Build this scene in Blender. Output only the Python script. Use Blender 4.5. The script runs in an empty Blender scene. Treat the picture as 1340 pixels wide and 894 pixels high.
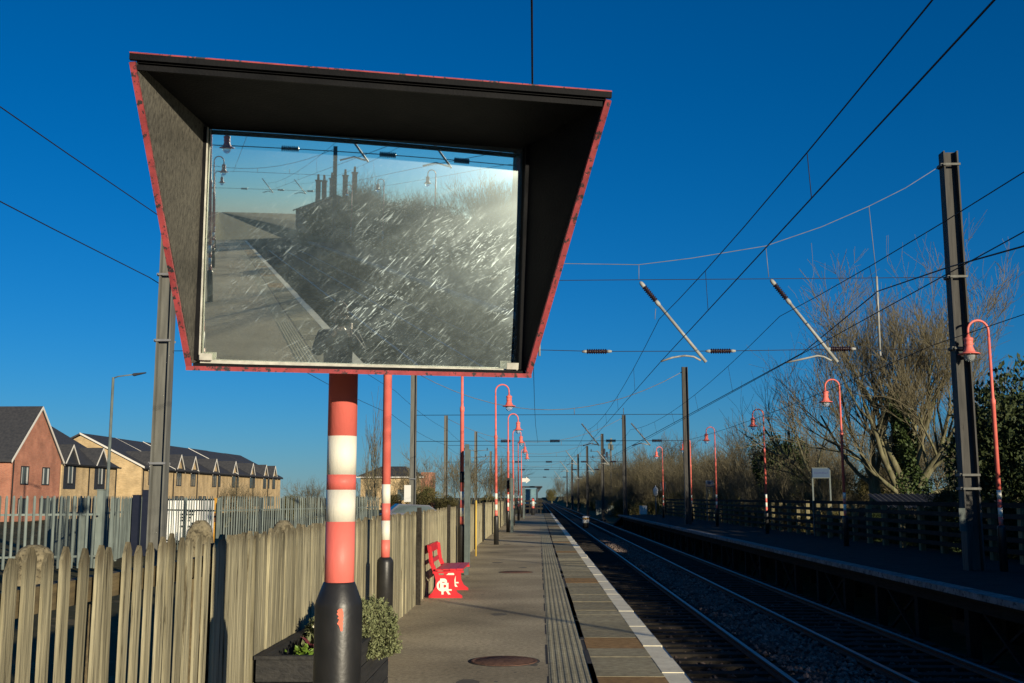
import bpy, math, random
from mathutils import Vector, Matrix
PI = math.pi
rnd = random.Random(7)
S = bpy.context.scene
COL = S.collection

# ------------------------------------------------------------------ camera
CAM = Vector((0, 0, 1.6))
FPX = 1400.0
def cam_axes():
    v = Vector(((705 - 670) / FPX, -(651 - 447) / FPX, -1)).normalized()
    ro = math.radians(-0.3)
    u = Vector((math.sin(ro), math.cos(ro), 0)); u = (u - v * u.dot(v)).normalized()
    r = v.cross(u)
    return Matrix((r, v, u))
CM = cam_axes()
def at(px, py, Y):
    """world point seen at photo pixel (px,py) at the depth Y metres down the line"""
    d = CM @ Vector(((px - 670) / FPX, -(py - 447) / FPX, -1))
    return CAM + d * (Y / d.y)
cd = bpy.data.cameras.new('camera'); cam = bpy.data.objects.new('camera', cd); COL.objects.link(cam)
cd.sensor_width = 36; cd.lens = FPX / 1340 * 36; cd.clip_start = 0.05; cd.clip_end = 6000
cam.matrix_world = Matrix.Translation(CAM) @ CM.to_4x4()
S.camera = cam

# ------------------------------------------------------------------ light
SUN_EL = math.radians(10.4)
sh = Vector((0.555, -0.832, 0)).normalized()
SUN = Vector((sh.x * math.cos(SUN_EL), sh.y * math.cos(SUN_EL), math.sin(SUN_EL)))
W = bpy.data.worlds.new('World'); S.world = W; W.use_nodes = True
nt = W.node_tree; bg = nt.nodes['Background']
sky = nt.nodes.new('ShaderNodeTexSky'); sky.sky_type = 'NISHITA'; sky.sun_disc = False
sky.sun_elevation = SUN_EL; sky.sun_rotation = math.atan2(sh.x, sh.y)
sky.air_density = 1.0; sky.dust_density = 0.0; sky.ozone_density = 8.0; sky.altitude = 0
hsv = nt.nodes.new('ShaderNodeHueSaturation'); hsv.inputs['Saturation'].default_value = 1.07
hsv.inputs['Hue'].default_value = 0.497
nt.links.new(sky.outputs[0], hsv.inputs['Color']); nt.links.new(hsv.outputs[0], bg.inputs[0])
bg.inputs[1].default_value = 0.080
sl = bpy.data.lights.new('sun', 'SUN'); sl.energy = 5.0; sl.angle = math.radians(0.5); sl.color = (1, 0.88, 0.66)
so = bpy.data.objects.new('sun', sl); COL.objects.link(so)
so.rotation_euler = SUN.to_track_quat('Z', 'Y').to_euler()
S.view_settings.view_transform = 'Standard'; S.view_settings.look = 'None'
S.view_settings.exposure = 0.3; S.view_settings.gamma = 1; S.view_settings.use_curve_mapping = False

# ------------------------------------------------------------------ materials
def mat(name, c1, c2=None, scale=8, rough=0.75, bump=0.0, bscale=None, stretch=(1, 1, 1), metal=0.0, spec=0.3,
        rand=0.0, detail=6, lo=0.35, hi=0.65, c3=None, s3=40, th3=0.62, attr=None, big=0, ztop=None):
    m = bpy.data.materials.new(name); m.use_nodes = True
    n = m.node_tree.nodes; l = m.node_tree.links; b = n['Principled BSDF']
    b.inputs['Roughness'].default_value = rough; b.inputs['Metallic'].default_value = metal
    b.inputs['Specular IOR Level'].default_value = spec
    tc = n.new('ShaderNodeTexCoord'); mp = n.new('ShaderNodeMapping'); mp.inputs['Scale'].default_value = stretch
    l.new(tc.outputs['Object'], mp.inputs[0])
    if rand:
        oi = n.new('ShaderNodeObjectInfo'); ad = n.new('ShaderNodeVectorMath'); ad.operation = 'ADD'
        mu = n.new('ShaderNodeMath'); mu.operation = 'MULTIPLY'; mu.inputs[1].default_value = 57
        l.new(oi.outputs['Random'], mu.inputs[0]); l.new(tc.outputs['Object'], ad.inputs[0]); l.new(mu.outputs[0], ad.inputs[1])
        l.new(ad.outputs[0], mp.inputs[0])
    no = n.new('ShaderNodeTexNoise'); no.inputs['Scale'].default_value = scale; no.inputs['Detail'].default_value = detail
    l.new(mp.outputs[0], no.inputs['Vector'])
    rp = n.new('ShaderNodeValToRGB'); rp.color_ramp.elements[0].position = lo; rp.color_ramp.elements[1].position = hi
    c2 = c2 or c1
    rp.color_ramp.elements[0].color = (*c1, 1); rp.color_ramp.elements[1].color = (*c2, 1)
    l.new(no.outputs['Fac'], rp.inputs[0]); out = rp.outputs[0]
    if c3:
        n3 = n.new('ShaderNodeTexNoise'); n3.inputs['Scale'].default_value = s3; n3.inputs['Detail'].default_value = 8
        n3.inputs['Roughness'].default_value = 0.7
        l.new(mp.outputs[0], n3.inputs['Vector'])
        r3 = n.new('ShaderNodeValToRGB'); r3.color_ramp.elements[0].position = th3; r3.color_ramp.elements[1].position = th3 + 0.05
        l.new(n3.outputs['Fac'], r3.inputs[0])
        mx = n.new('ShaderNodeMix'); mx.data_type = 'RGBA'; l.new(r3.outputs[0], mx.inputs[0]); l.new(out, mx.inputs[6])
        mx.inputs[7].default_value = (*c3, 1); out = mx.outputs[2]
    if attr:
        at_ = n.new('ShaderNodeAttribute'); at_.attribute_name = attr
        mx = n.new('ShaderNodeMix'); mx.data_type = 'RGBA'; mx.blend_type = 'MULTIPLY'; mx.inputs[0].default_value = 1
        l.new(out, mx.inputs[6]); l.new(at_.outputs['Color'], mx.inputs[7]); out = mx.outputs[2]
    if big:   # broad uneven wear
        nb_ = n.new('ShaderNodeTexNoise'); nb_.inputs['Scale'].default_value = .55; nb_.inputs['Detail'].default_value = 6
        l.new(tc.outputs['Object'], nb_.inputs['Vector']); m1 = n.new('ShaderNodeMapRange'); m1.inputs[1].default_value = .3; m1.inputs[2].default_value = .7
        m1.inputs[3].default_value = 1 - big; m1.inputs[4].default_value = 1 + big; l.new(nb_.outputs['Fac'], m1.inputs[0])
        h1 = n.new('ShaderNodeHueSaturation'); l.new(m1.outputs[0], h1.inputs['Value']); l.new(out, h1.inputs['Color']); out = h1.outputs[0]
    if ztop:  # rot stain creeping down from the sawn top
        sz_ = n.new('ShaderNodeSeparateXYZ'); l.new(tc.outputs['Object'], sz_.inputs[0])
        nz_ = n.new('ShaderNodeTexNoise'); nz_.inputs['Scale'].default_value = 11; nz_.inputs['Detail'].default_value = 5; l.new(mp.outputs[0], nz_.inputs['Vector'])
        az_ = n.new('ShaderNodeMath'); az_.operation = 'MULTIPLY_ADD'; az_.inputs[1].default_value = .22; l.new(nz_.outputs['Fac'], az_.inputs[0]); l.new(sz_.outputs[2], az_.inputs[2])
        m1 = n.new('ShaderNodeMapRange'); m1.inputs[1].default_value = ztop + .01; m1.inputs[2].default_value = ztop + .10; m1.inputs[3].default_value = 0; m1.inputs[4].default_value = .75; l.new(az_.outputs[0], m1.inputs[0])
        mx = n.new('ShaderNodeMix'); mx.data_type = 'RGBA'; l.new(m1.outputs[0], mx.inputs[0]); l.new(out, mx.inputs[6]); mx.inputs[7].default_value = (.10, .08, .048, 1); out = mx.outputs[2]
    if rand:
        hs = n.new('ShaderNodeHueSaturation'); mr = n.new('ShaderNodeMapRange')
        mr.inputs[3].default_value = 1 - rand; mr.inputs[4].default_value = 1 + rand
        l.new(oi.outputs['Random'], mr.inputs[0]); l.new(mr.outputs[0], hs.inputs['Value']); l.new(out, hs.inputs['Color']); out = hs.outputs[0]
    l.new(out, b.inputs['Base Color'])
    if bump:
        nb = n.new('ShaderNodeTexNoise'); nb.inputs['Scale'].default_value = bscale or scale * 4; nb.inputs['Detail'].default_value = 5
        l.new(mp.outputs[0], nb.inputs['Vector'])
        bp = n.new('ShaderNodeBump'); bp.inputs['Strength'].default_value = bump; bp.inputs['Distance'].default_value = 0.02
        l.new(nb.outputs['Fac'], bp.inputs['Height']); l.new(bp.outputs[0], b.inputs['Normal'])
    return m

def brick_mat(name, a, b_, mortar, sc=1.0):
    m = bpy.data.materials.new(name); m.use_nodes = True
    n = m.node_tree.nodes; l = m.node_tree.links; b = n['Principled BSDF']; b.inputs['Roughness'].default_value = 0.9
    tc = n.new('ShaderNodeTexCoord'); sp = n.new('ShaderNodeSeparateXYZ'); l.new(tc.outputs['Object'], sp.inputs[0])
    ad = n.new('ShaderNodeMath'); ad.operation = 'ADD'; l.new(sp.outputs[0], ad.inputs[0]); l.new(sp.outputs[1], ad.inputs[1])
    cb = n.new('ShaderNodeCombineXYZ'); l.new(ad.outputs[0], cb.inputs[0]); l.new(sp.outputs[2], cb.inputs[1])
    br = n.new('ShaderNodeTexBrick'); br.inputs['Scale'].default_value = sc
    br.inputs['Color1'].default_value = (*a, 1); br.inputs['Color2'].default_value = (*b_, 1); br.inputs['Mortar'].default_value = (*mortar, 1)
    br.inputs['Brick Width'].default_value = 0.225; br.inputs['Row Height'].default_value = 0.075; br.inputs['Mortar Size'].default_value = 0.008
    l.new(cb.outputs[0], br.inputs['Vector'])
    no = n.new('ShaderNodeTexNoise'); no.inputs['Scale'].default_value = 0.9; no.inputs['Detail'].default_value = 8
    l.new(tc.outputs['Object'], no.inputs['Vector'])
    mr = n.new('ShaderNodeMapRange'); mr.inputs[1].default_value = 0.3; mr.inputs[2].default_value = 0.7; mr.inputs[3].default_value = 0.7; mr.inputs[4].default_value = 1.2
    l.new(no.outputs['Fac'], mr.inputs[0])
    hs = n.new('ShaderNodeHueSaturation'); l.new(br.outputs['Color'], hs.inputs['Color']); l.new(mr.outputs[0], hs.inputs['Value'])
    l.new(hs.outputs[0], b.inputs['Base Color'])
    return m

M = {}
M['lamp_red'] = mat('coral red paint', (0.80, 0.185, 0.145), (0.70, 0.145, 0.115), 6, 0.5, c3=(0.42, 0.09, 0.075), s3=30, th3=0.66)
M['pole_red'] = mat('coral red pole paint', (0.82, 0.185, 0.145), (0.73, 0.15, 0.12), 4, 0.5, bump=0.08, bscale=60, stretch=(1, 1, .35), c3=(0.50, 0.10, 0.08), s3=24, th3=0.66, big=.1)
M['pole_white'] = mat('white pole paint', (0.82, 0.79, 0.68), (0.70, 0.66, 0.55), 5, 0.55, bump=0.08, bscale=60, stretch=(1, 1, .3), c3=(0.45, 0.40, 0.31), s3=22, th3=0.66)
M['sleeve'] = mat('black sleeve paint', (0.014, 0.014, 0.014), (0.022, 0.021, 0.02), 9, 0.40, bump=0.06, bscale=40, c3=(0.05, 0.045, 0.04), s3=45, th3=0.73, spec=0.45)
M['chip'] = mat('exposed coral paint', (0.80, 0.17, 0.10), (0.72, 0.14, 0.08), 30, 0.6)
M['hood_in'] = mat('weathered black sheet with shade', (0.004, 0.0045, 0.006), (0.008, 0.008, 0.009), 7, 0.7, bump=0.12, bscale=90, c3=(0.025, 0.024, 0.022), s3=60, th3=0.68, spec=0.12)  # black paint, deepened with the shade of the unlit hood faces
M['hood_side'] = mat('sunlit pale side sheet', (0.115, 0.108, 0.09), (0.060, 0.057, 0.05), 60, 0.8, bump=0.1, bscale=90, stretch=(2, 2, .6), c3=(0.028, 0.027, 0.025), s3=85, th3=0.57, spec=0.2, big=.35)  # sunlight on the left cheek put into this paler colour
M['hood_rim'] = mat('chipped red paint over black rim', (0.36, 0.055, 0.06), (0.24, 0.04, 0.045), 20, 0.7, bump=0.08, c3=(0.03, 0.028, 0.03), s3=30, th3=0.54)
M['hood_out'] = mat('dark red hood paint', (0.30, 0.03, 0.04), (0.22, 0.025, 0.03), 8, 0.5)
M['seal'] = mat('pale mirror edge seal', (0.55, 0.54, 0.47), (0.40, 0.39, 0.34), 30, 0.7)
M['wood'] = mat('weathered fence wood', (0.365, 0.328, 0.215), (0.175, 0.158, 0.104), 9, 0.85, bump=0.7, bscale=14, stretch=(3, 3, 0.22), rand=0.30, c3=(0.07, 0.058, 0.036), s3=9, th3=0.59, lo=0.3, hi=0.7, spec=0.12, ztop=1.39)
M['wood_tip'] = mat('dark weathered picket tip', (0.16, 0.13, 0.075), (0.09, 0.07, 0.045), 20, 0.9, rand=0.25, spec=0.1)
M['rail_wood'] = mat('brown fence rail', (0.15, 0.115, 0.06), (0.09, 0.07, 0.04), 9, 0.9, stretch=(3, 0.3, 3), bump=0.3)
M['timber'] = mat('dark timber with rail shade', (0.036, 0.032, 0.026), (0.02, 0.018, 0.015), 9, 0.9, stretch=(3, 0.4, 3), rand=0.2, spec=0.1)  # on the far fence rails this dark tone carries their shade
M['post_wood'] = mat('pale weathered post timber', (0.20, 0.175, 0.10), (0.12, 0.105, 0.062), 9, 0.9, stretch=(3, 3, 0.3), rand=0.3, spec=0.1)
M['planter'] = mat('black stained planks', (0.020, 0.020, 0.021), (0.034, 0.033, 0.032), 9, 0.7, stretch=(2, 0.3, 4), bump=0.4, bscale=20)
M['soil'] = mat('planter soil', (0.035, 0.027, 0.018), (0.06, 0.045, 0.03), 30, 0.95, bump=0.8)
M['asphalt'] = mat('platform asphalt', (0.52, 0.435, 0.285), (0.29, 0.24, 0.157), 22, 0.95, bump=0.55, bscale=120, detail=12, c3=(0.09, 0.08, 0.058), s3=70, th3=0.57, spec=0.12, lo=.25, hi=.72, big=.34)
M['tactile'] = mat('ribbed concrete paving', (0.43, 0.385, 0.25), (0.30, 0.265, 0.17), 14, 0.92, bump=0.5, bscale=90, detail=10, c3=(0.19, 0.165, 0.11), s3=40, th3=0.58, spec=0.12, big=.2)
M['coping'] = mat('concrete coping slabs', (0.37, 0.325, 0.205), (0.25, 0.215, 0.135), 12, 0.93, bump=0.6, bscale=110, detail=10, c3=(0.15, 0.13, 0.09), s3=60, th3=0.58, attr='tone', spec=0.12, big=.2)
M['edge'] = mat('worn white edge paint', (0.84, 0.77, 0.57), (0.70, 0.63, 0.46), 4, 0.9, bump=0.15, c3=(0.34, 0.30, 0.21), s3=22, th3=0.61, spec=.1)
M['faredge'] = mat('grimy far edge slabs', (0.24, 0.235, 0.22), (0.12, 0.117, 0.11), 3, 0.9, c3=(0.06, 0.056, 0.052), s3=12, th3=0.54)
M['crack'] = mat('tar joint', (0.03, 0.027, 0.023), (0.05, 0.045, 0.04), 8, 0.9)
M['brickwall'] = mat('sooty platform wall', (0.07, 0.055, 0.045), (0.035, 0.03, 0.027), 3, 0.95, bump=0.3)
M['ballast'] = mat('dirty ballast', (0.06, 0.049, 0.038), (0.02, 0.017, 0.014), 6, 0.95, bump=1.0, bscale=22, detail=10, c3=(0.12, 0.10, 0.08), s3=35, th3=0.61, spec=0.1)
M['stone'] = mat('ballast stones', (0.15, 0.115, 0.095), (0.06, 0.047, 0.04), 3, 0.95, attr='tone', spec=0.1)
M['rail'] = mat('polished steel rail', (0.13, 0.135, 0.145), (0.09, 0.092, 0.10), 20, 0.42, metal=1.0)
M['rail_side'] = mat('rusty rail side', (0.10, 0.055, 0.035), (0.06, 0.035, 0.025), 12, 0.9)
M['sleeper'] = mat('dark sleeper', (0.032, 0.027, 0.022), (0.018, 0.016, 0.013), 6, 0.95, spec=.1)
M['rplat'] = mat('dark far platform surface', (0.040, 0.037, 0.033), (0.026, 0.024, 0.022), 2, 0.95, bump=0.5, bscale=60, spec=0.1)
M['iron'] = mat('rust brown cast iron', (0.21, 0.115, 0.078), (0.12, 0.068, 0.05), 26, 0.95, bump=0.8, bscale=60, c3=(0.07, 0.045, 0.035), s3=50, th3=.55, spec=.08)
M['bench'] = mat('red bench paint', (0.66, 0.035, 0.045), (0.56, 0.03, 0.04), 8, 0.35)
M['cream'] = mat('cream letter paint', (0.85, 0.80, 0.66))
M['galv'] = mat('grey painted steel mast', (0.155, 0.155, 0.138), (0.105, 0.105, 0.095), 4, 0.65, stretch=(3, 3, 0.3), bump=0.1, c3=(0.07, 0.062, 0.05), s3=9, th3=0.64, spec=.2)
M['palis'] = mat('galvanised palisade', (0.165, 0.195, 0.18), (0.10, 0.122, 0.115), 5, 0.65, stretch=(1, 1, 0.3), rand=0.35, spec=0.2)
M['mastdark'] = mat('weathered steel mast in shade tone', (0.075, 0.072, 0.066), (0.04, 0.039, 0.037), 4, 0.7, stretch=(3, 3, 0.3), c3=(0.025, 0.022, 0.02), s3=9, th3=0.6, spec=0.2)  # darker copy of the mast steel, shade of the right masts painted in
M['wire'] = mat('overhead wire', (0.022, 0.020, 0.020), (0.03, 0.027, 0.025), 5, 0.6, metal=0.3)
M['steelrope'] = mat('galvanised span wire', (0.20, 0.21, 0.22), (0.15, 0.15, 0.16), 5, 0.6)
M['tubealu'] = mat('galvanised arm tube', (0.36, 0.36, 0.33), (0.26, 0.26, 0.24), 9, 0.55)
M['insul'] = mat('dark brown insulator glaze', (0.022, 0.011, 0.014), (0.016, 0.008, 0.010), 9, 0.3)
M['glass'] = bpy.data.materials.new('lamp bulb glass'); M['glass'].use_nodes = True
b = M['glass'].node_tree.nodes['Principled BSDF']; b.inputs['Base Color'].default_value = (0.75, 0.80, 0.80, 1); b.inputs['Roughness'].default_value = 0.15
b.inputs['Transmission Weight'].default_value = 0.75; b.inputs['IOR'].default_value = 1.1
M['redbrick'] = brick_mat('red brick', (0.44, 0.155, 0.085), (0.36, 0.115, 0.065), (0.34, 0.26, 0.20))
M['yellowbrick'] = brick_mat('buff brick', (0.56, 0.40, 0.20), (0.44, 0.31, 0.145), (0.42, 0.34, 0.24))
M['tile'] = mat('dark grey roof tiles', (0.035, 0.037, 0.042), (0.055, 0.055, 0.058), 5, 0.7, bump=0.4, stretch=(1, 1, 1), spec=0.3)
M['verge'] = mat('pale verge trim', (0.62, 0.60, 0.55))
M['clad'] = mat('dark grey cladding', (0.022, 0.025, 0.033), (0.03, 0.033, 0.04), 8, 0.6)
M['winframe'] = mat('dark window frame', (0.02, 0.022, 0.027))
M['pane'] = mat('window pane', (0.10, 0.13, 0.14), (0.06, 0.08, 0.09), 0.7, 0.08, spec=0.8)
M['curtain'] = mat('pale curtain', (0.5, 0.5, 0.46))
M['van'] = mat('white van paint', (0.80, 0.79, 0.74), (0.76, 0.75, 0.70), 2, 0.4)
M['orange'] = mat('amber panel', (0.52, 0.27, 0.035), (0.42, 0.21, 0.03), 14, 0.6)
M['navy'] = mat('navy post paint', (0.006, 0.010, 0.026), (0.009, 0.013, 0.03), 8, 0.6)
M['black'] = mat('black paint', (0.015, 0.015, 0.016))
M['tyre'] = mat('tyre rubber', (0.02, 0.02, 0.02), rough=0.9)
M['boulder'] = mat('dry weathered boulder', (0.25, 0.21, 0.13), (0.13, 0.11, 0.068), 7, 0.95, bump=1.0, bscale=18, c3=(0.07, 0.058, 0.036), s3=14, th3=0.55)
M['greypost'] = mat('grey green sign post', (0.10, 0.125, 0.118), (0.075, 0.095, 0.09), 8, 0.5)
M['signwhite'] = mat('white sign face', (0.62, 0.61, 0.56))
M['signblue'] = mat('shade dimmed blue sign face', (0.022, 0.055, 0.115), (0.018, 0.047, 0.10), 4, 0.6)  # blue darkened to stand for shade on the sign
M['signdark'] = mat('dark lettering', (0.03, 0.05, 0.12))
M['yellowpipe'] = mat('yellow conduit', (0.62, 0.42, 0.08))
M['ground'] = mat('rough grass ground', (0.085, 0.075, 0.035), (0.05, 0.05, 0.022), 0.35, 0.95, bump=0.6, bscale=6, c3=(0.13, 0.105, 0.055), s3=1.4, th3=0.55, spec=0.1)
M['twig'] = mat('bare twigs', (0.165, 0.142, 0.090), (0.105, 0.092, 0.058), 1.2, 0.9, rand=0.25, spec=0.1)
M['bark'] = mat('grey brown bark', (0.185, 0.17, 0.10), (0.095, 0.088, 0.055), 3, 0.9, bump=0.5, stretch=(2, 2, 0.5), c3=(0.07, 0.08, 0.03), s3=5, th3=0.56, spec=0.1)
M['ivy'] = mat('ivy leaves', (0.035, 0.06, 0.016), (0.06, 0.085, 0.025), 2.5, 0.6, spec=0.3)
M['evergreen'] = mat('dark evergreen leaves', (0.035, 0.055, 0.018), (0.06, 0.075, 0.028), 2.0, 0.65, rand=0.2, spec=0.2)
M['scrubleaf'] = mat('olive scrub leaves', (0.085, 0.085, 0.032), (0.13, 0.105, 0.045), 1.5, 0.8, rand=0.25, spec=0.1)
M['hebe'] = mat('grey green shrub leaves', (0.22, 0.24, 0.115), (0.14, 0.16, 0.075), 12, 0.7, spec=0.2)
M['lime'] = mat('bright green leaves', (0.15, 0.24, 0.03), (0.09, 0.16, 0.02), 20, 0.5)
M['burgundy'] = mat('burgundy leaves', (0.10, 0.02, 0.025), (0.07, 0.015, 0.02), 20, 0.5)
M['cream_flower'] = mat('cream petals', (0.75, 0.72, 0.55))
M['cargrey'] = mat('dark blue car paint', (0.03, 0.045, 0.09), (0.03, 0.04, 0.08), 3, 0.25, spec=0.6)

# ------------------------------------------------------------------ mesh helpers
class MB:
    def __init__(s): s.v = []; s.f = []; s.sm = []; s.tone = None
    def add(s, vs, fs, smooth=False):
        o = len(s.v); s.v += [tuple(v) for v in vs]; s.f += [tuple(i + o for i in f) for f in fs]; s.sm += [smooth] * len(fs)
        return s
    def box(s, x0, y0, z0, x1, y1, z1, ch=0.0):
        if x1 < x0: x0, x1 = x1, x0
        if y1 < y0: y0, y1 = y1, y0
        vs = [(x, y, z) for z in (z0, z1) for y in (y0, y1) for x in (x0, x1)]
        return s.add(vs, [(0, 2, 3, 1), (4, 5, 7, 6), (0, 1, 5, 4), (2, 6, 7, 3), (0, 4, 6, 2), (1, 3, 7, 5)])
    def hexa(s, p):   # eight corners: bottom ring of four, top ring of four
        return s.add(p, [(3, 2, 1, 0), (4, 5, 6, 7), (0, 1, 5, 4), (1, 2, 6, 5), (2, 3, 7, 6), (3, 0, 4, 7)])
    def prism(s, poly, d0, d1, axis='y'):
        n = len(poly); f = {'y': lambda a, b, d: (a, d, b), 'x': lambda a, b, d: (d, a, b), 'z': lambda a, b, d: (a, b, d)}[axis]
        vs = [f(a, b, d0) for a, b in poly] + [f(a, b, d1) for a, b in poly]
        fs = [tuple(range(n))[::-1], tuple(range(n, 2 * n))] + [(i, (i + 1) % n, n + (i + 1) % n, n + i) for i in range(n)]
        return s.add(vs, fs)
    def tube(s, pts, r, n=8, cap=True, smooth=True):
        pts = [Vector(p) for p in pts]; k = len(pts); rs = r if isinstance(r, (list, tuple)) else [r] * k
        t0 = (pts[1] - pts[0]).normalized(); a = Vector((0, 0, 1)) if abs(t0.z) < 0.9 else Vector((1, 0, 0))
        u = t0.cross(a).normalized(); vs = []
        for i, p in enumerate(pts):
            t = ((pts[min(i + 1, k - 1)] - p).normalized() + (p - pts[max(i - 1, 0)]).normalized())
            t = t.normalized() if t.length > 1e-6 else t0
            u = (u - t * u.dot(t)).normalized(); w = t.cross(u)
            for j in range(n):
                an = 2 * PI * j / n; vs.append(p + (u * math.cos(an) + w * math.sin(an)) * rs[i])
        fs = [(i * n + j, i * n + (j + 1) % n, (i + 1) * n + (j + 1) % n, (i + 1) * n + j) for i in range(k - 1) for j in range(n)]
        s.add(vs, fs, smooth)
        if cap:
            o = len(s.v) - k * n
            s.f += [tuple(o + j for j in range(n))[::-1], tuple(o + (k - 1) * n + j for j in range(n))]; s.sm += [False, False]
        return s
    def lathe(s, prof, cx=0, cy=0, n=24, smooth=True, ax=None, org=None):
        # prof: (radius, height) from bottom to top
        vs = []
        for r, z in prof:
            for j in range(n):
                a = 2 * PI * j / n
                vs.append((cx + r * math.cos(a), cy + r * math.sin(a), z))
        if ax is not None:
            q = Vector(ax).to_track_quat('Z', 'Y').to_matrix(); vs = [Vector(org) + q @ Vector(v) for v in vs]
        k = len(prof)
        fs = [(i * n + j, i * n + (j + 1) % n, (i + 1) * n + (j + 1) % n, (i + 1) * n + j) for i in range(k - 1) for j in range(n)]
        s.add(vs, fs, smooth)
        o = len(s.v) - k * n
        s.f += [tuple(o + j for j in range(n))[::-1], tuple(o + (k - 1) * n + j for j in range(n))]; s.sm += [False, False]
        return s
    def quad(s, c, u, w):
        c = Vector(c); return s.add([c - u - w, c + u - w, c + u + w, c - u + w], [(0, 1, 2, 3)])
    def build(s, name, m, parent=None, loc=None):
        me = bpy.data.meshes.new(name); me.from_pydata(s.v, [], s.f); me.materials.append(m)
        me.polygons.foreach_set('use_smooth', s.sm)
        if s.tone is not None:
            ca = me.color_attributes.new('tone', 'FLOAT_COLOR', 'POINT')
            ca.data.foreach_set('color', [c for t in s.tone for c in (*t, 1.0)])
        me.update(); o = bpy.data.objects.new(name, me); COL.objects.link(o)
        if parent: o.parent = parent
        if loc: o.location = loc
        return o

def tag(o, label=None, cat=None, group=None, kind=None):
    if label: o['label'] = label
    if cat: o['category'] = cat
    if group: o['group'] = group
    if kind: o['kind'] = kind
    return o
def thing(name, label, cat, loc=(0, 0, 0), rz=0, group=None):
    o = bpy.data.objects.new(name, None); COL.objects.link(o); o.empty_display_size = 0.2
    o.location = loc; o.rotation_euler = (0, 0, rz); return tag(o, label, cat, group)
def dup(root, loc=None, rz=None, label=None, group=None, scale=None):
    def cp(o, par):
        c = o.copy(); COL.objects.link(c)
        if par is not None: c.parent = par
        for ch in o.children: cp(ch, c)
        return c
    r = cp(root, None)
    if loc is not None: r.location = loc
    if rz is not None: r.rotation_euler = (0, 0, rz)
    if scale is not None: r.scale = scale if hasattr(scale, '__len__') else (scale,) * 3
    if label: r['label'] = label
    if group: r['group'] = group
    return r
def struct(o, label=None):
    o['kind'] = 'structure'
    if label: o['label'] = label; o['category'] = o.name.split('.')[0].replace('_', ' ')
    return o
# ------------------------------------------------------------------ the setting
def ground_z(x, y):
    if x < -2.2: return -0.15 - 0.0 * x
    if x < 11.9: return -1.35
    t = min(1, (x - 11.9) / 5.0); h = -0.35 + (1.1 + 0.25 * math.sin(y * 0.05)) * t
    if y > 95: h += (min(y, 200) - 95) / 105 * 1.2 * t
    return h
xs = [-3000, -1200, -500, -250, -150, -100, -70, -50, -40, -30, -22, -16, -12, -9, -7, -5, -3.5, -2.21, -2.19, 0, 3, 6, 9, 11.85, 11.9,
      12.6, 13.5, 14.5, 15.5, 17, 20, 25, 32, 45, 70, 120, 250, 600, 1500, 3000]
ys = [-3000, -1000, -400, -200, -120, -80, -60] + [-45 + 6 * i for i in range(60)] + [340, 400, 500, 650, 900, 1400, 2200, 5000]
g = MB(); vs = []
for y in ys:
    for x in xs:
        z = ground_z(x, y)
        if y > 112 and -2.2 < x < 0.2: z = -0.15 if x < -2.19 else -1.35
        if x > 12 or x < -3: z += rnd.uniform(-.12, .12) if abs(x) < 60 else 0
        vs.append((x, y, z))
nx = len(xs)
g.add(vs, [(j * nx + i, j * nx + i + 1, (j + 1) * nx + i + 1, (j + 1) * nx + i) for j in range(len(ys) - 1) for i in range(nx - 1)], True)
struct(g.build('ground', M['ground']), 'rough grassy ground on both sides of the railway')

b = MB().box(-2.19, -60, -0.06, 0.085, 108, 0.0)
struct(b.build('platform', M['asphalt']), 'sunlit near asphalt platform beside the wooden fence')
b = MB().box(-2.18, -60, -1.34, 1.16, 107.98, -0.061)
struct(b.build('platform_wall', M['brickwall']), 'sooty wall under the near platform edge')
# coping slabs
b = MB(); b.tone = []
y = -60
while y < 108:
    L = rnd.choice([0.62, 0.62, 0.62, 0.9, 1.2]); t = rnd.uniform(0.78, 1.12); tone = (t, t, t)
    if rnd.random() < 0.13: tone = (1.05, 0.74, 0.50)
    elif rnd.random() < 0.2: tone = (0.72 * t, 0.72 * t, 0.72 * t)
    elif rnd.random() < 0.2: tone = (1.25, 1.22, 1.15)
    e = 0.008; b.box(0.505, y + e, -0.06, 1.125, y + L - e, 0.002 + rnd.uniform(-.002, .003)); b.tone += [tone] * 8
    if rnd.random() < 0.6:
        e2 = 0.007; b.box(0.505, y + L - e2, -0.05, 1.125, y + L + e2, 0.0015); b.tone += [(1.7, 1.6, 1.35)] * 8
    y += L
struct(b.build('coping_slabs', M['coping']), 'mixed concrete coping slabs along the near platform edge')
# white edge: overhanging nosing
b = MB(); y = -60
while y < 108:
    e = 0.006; dx = rnd.uniform(-.012, .012)
    b.box(1.126, y + e, -0.075, 1.325 + dx, y + 0.9 - e, 0.003 + rnd.uniform(-.003, .004)); y += 0.9
struct(b.build('platform_edge_line', M['edge']), 'worn white line along the near platform edge')
# tactile strip, ribs run along the platform
b = MB().box(0.0855, -60, -0.06, 0.462, 108, 0.002)
for k in range(6):
    x = 0.118 + k * 0.0625
    b.prism([(x - .020, 0.0021), (x + .020, 0.0021), (x + .012, 0.0052), (x - .012, 0.0052)], -10, 108)
struct(b.build('tactile_paving', M['tactile']), 'ribbed tactile paving strip along the near platform')
b = MB().box(0.4625, -60, -0.06, 0.5045, 108, -0.0005)
for k in range(70):
    y = rnd.uniform(5, 60); L = rnd.uniform(0.3, 2.0); w = rnd.uniform(0.002, 0.010)
    b.box(0.4626 - w * 0, y, -0.001, 0.5045 + w, y + L, 0.0055)
struct(b.build('tar_joint', M['crack']), 'dark tar joint beside the tactile paving')
b = MB(); y = 6
while y < 40:
    L = rnd.uniform(.4, 1.4); x = 0.073; b.box(x - rnd.uniform(.003, .012), y, -0.001, 0.085, y + L, 0.0012); y += L + rnd.uniform(.1, 1.2)
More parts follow.
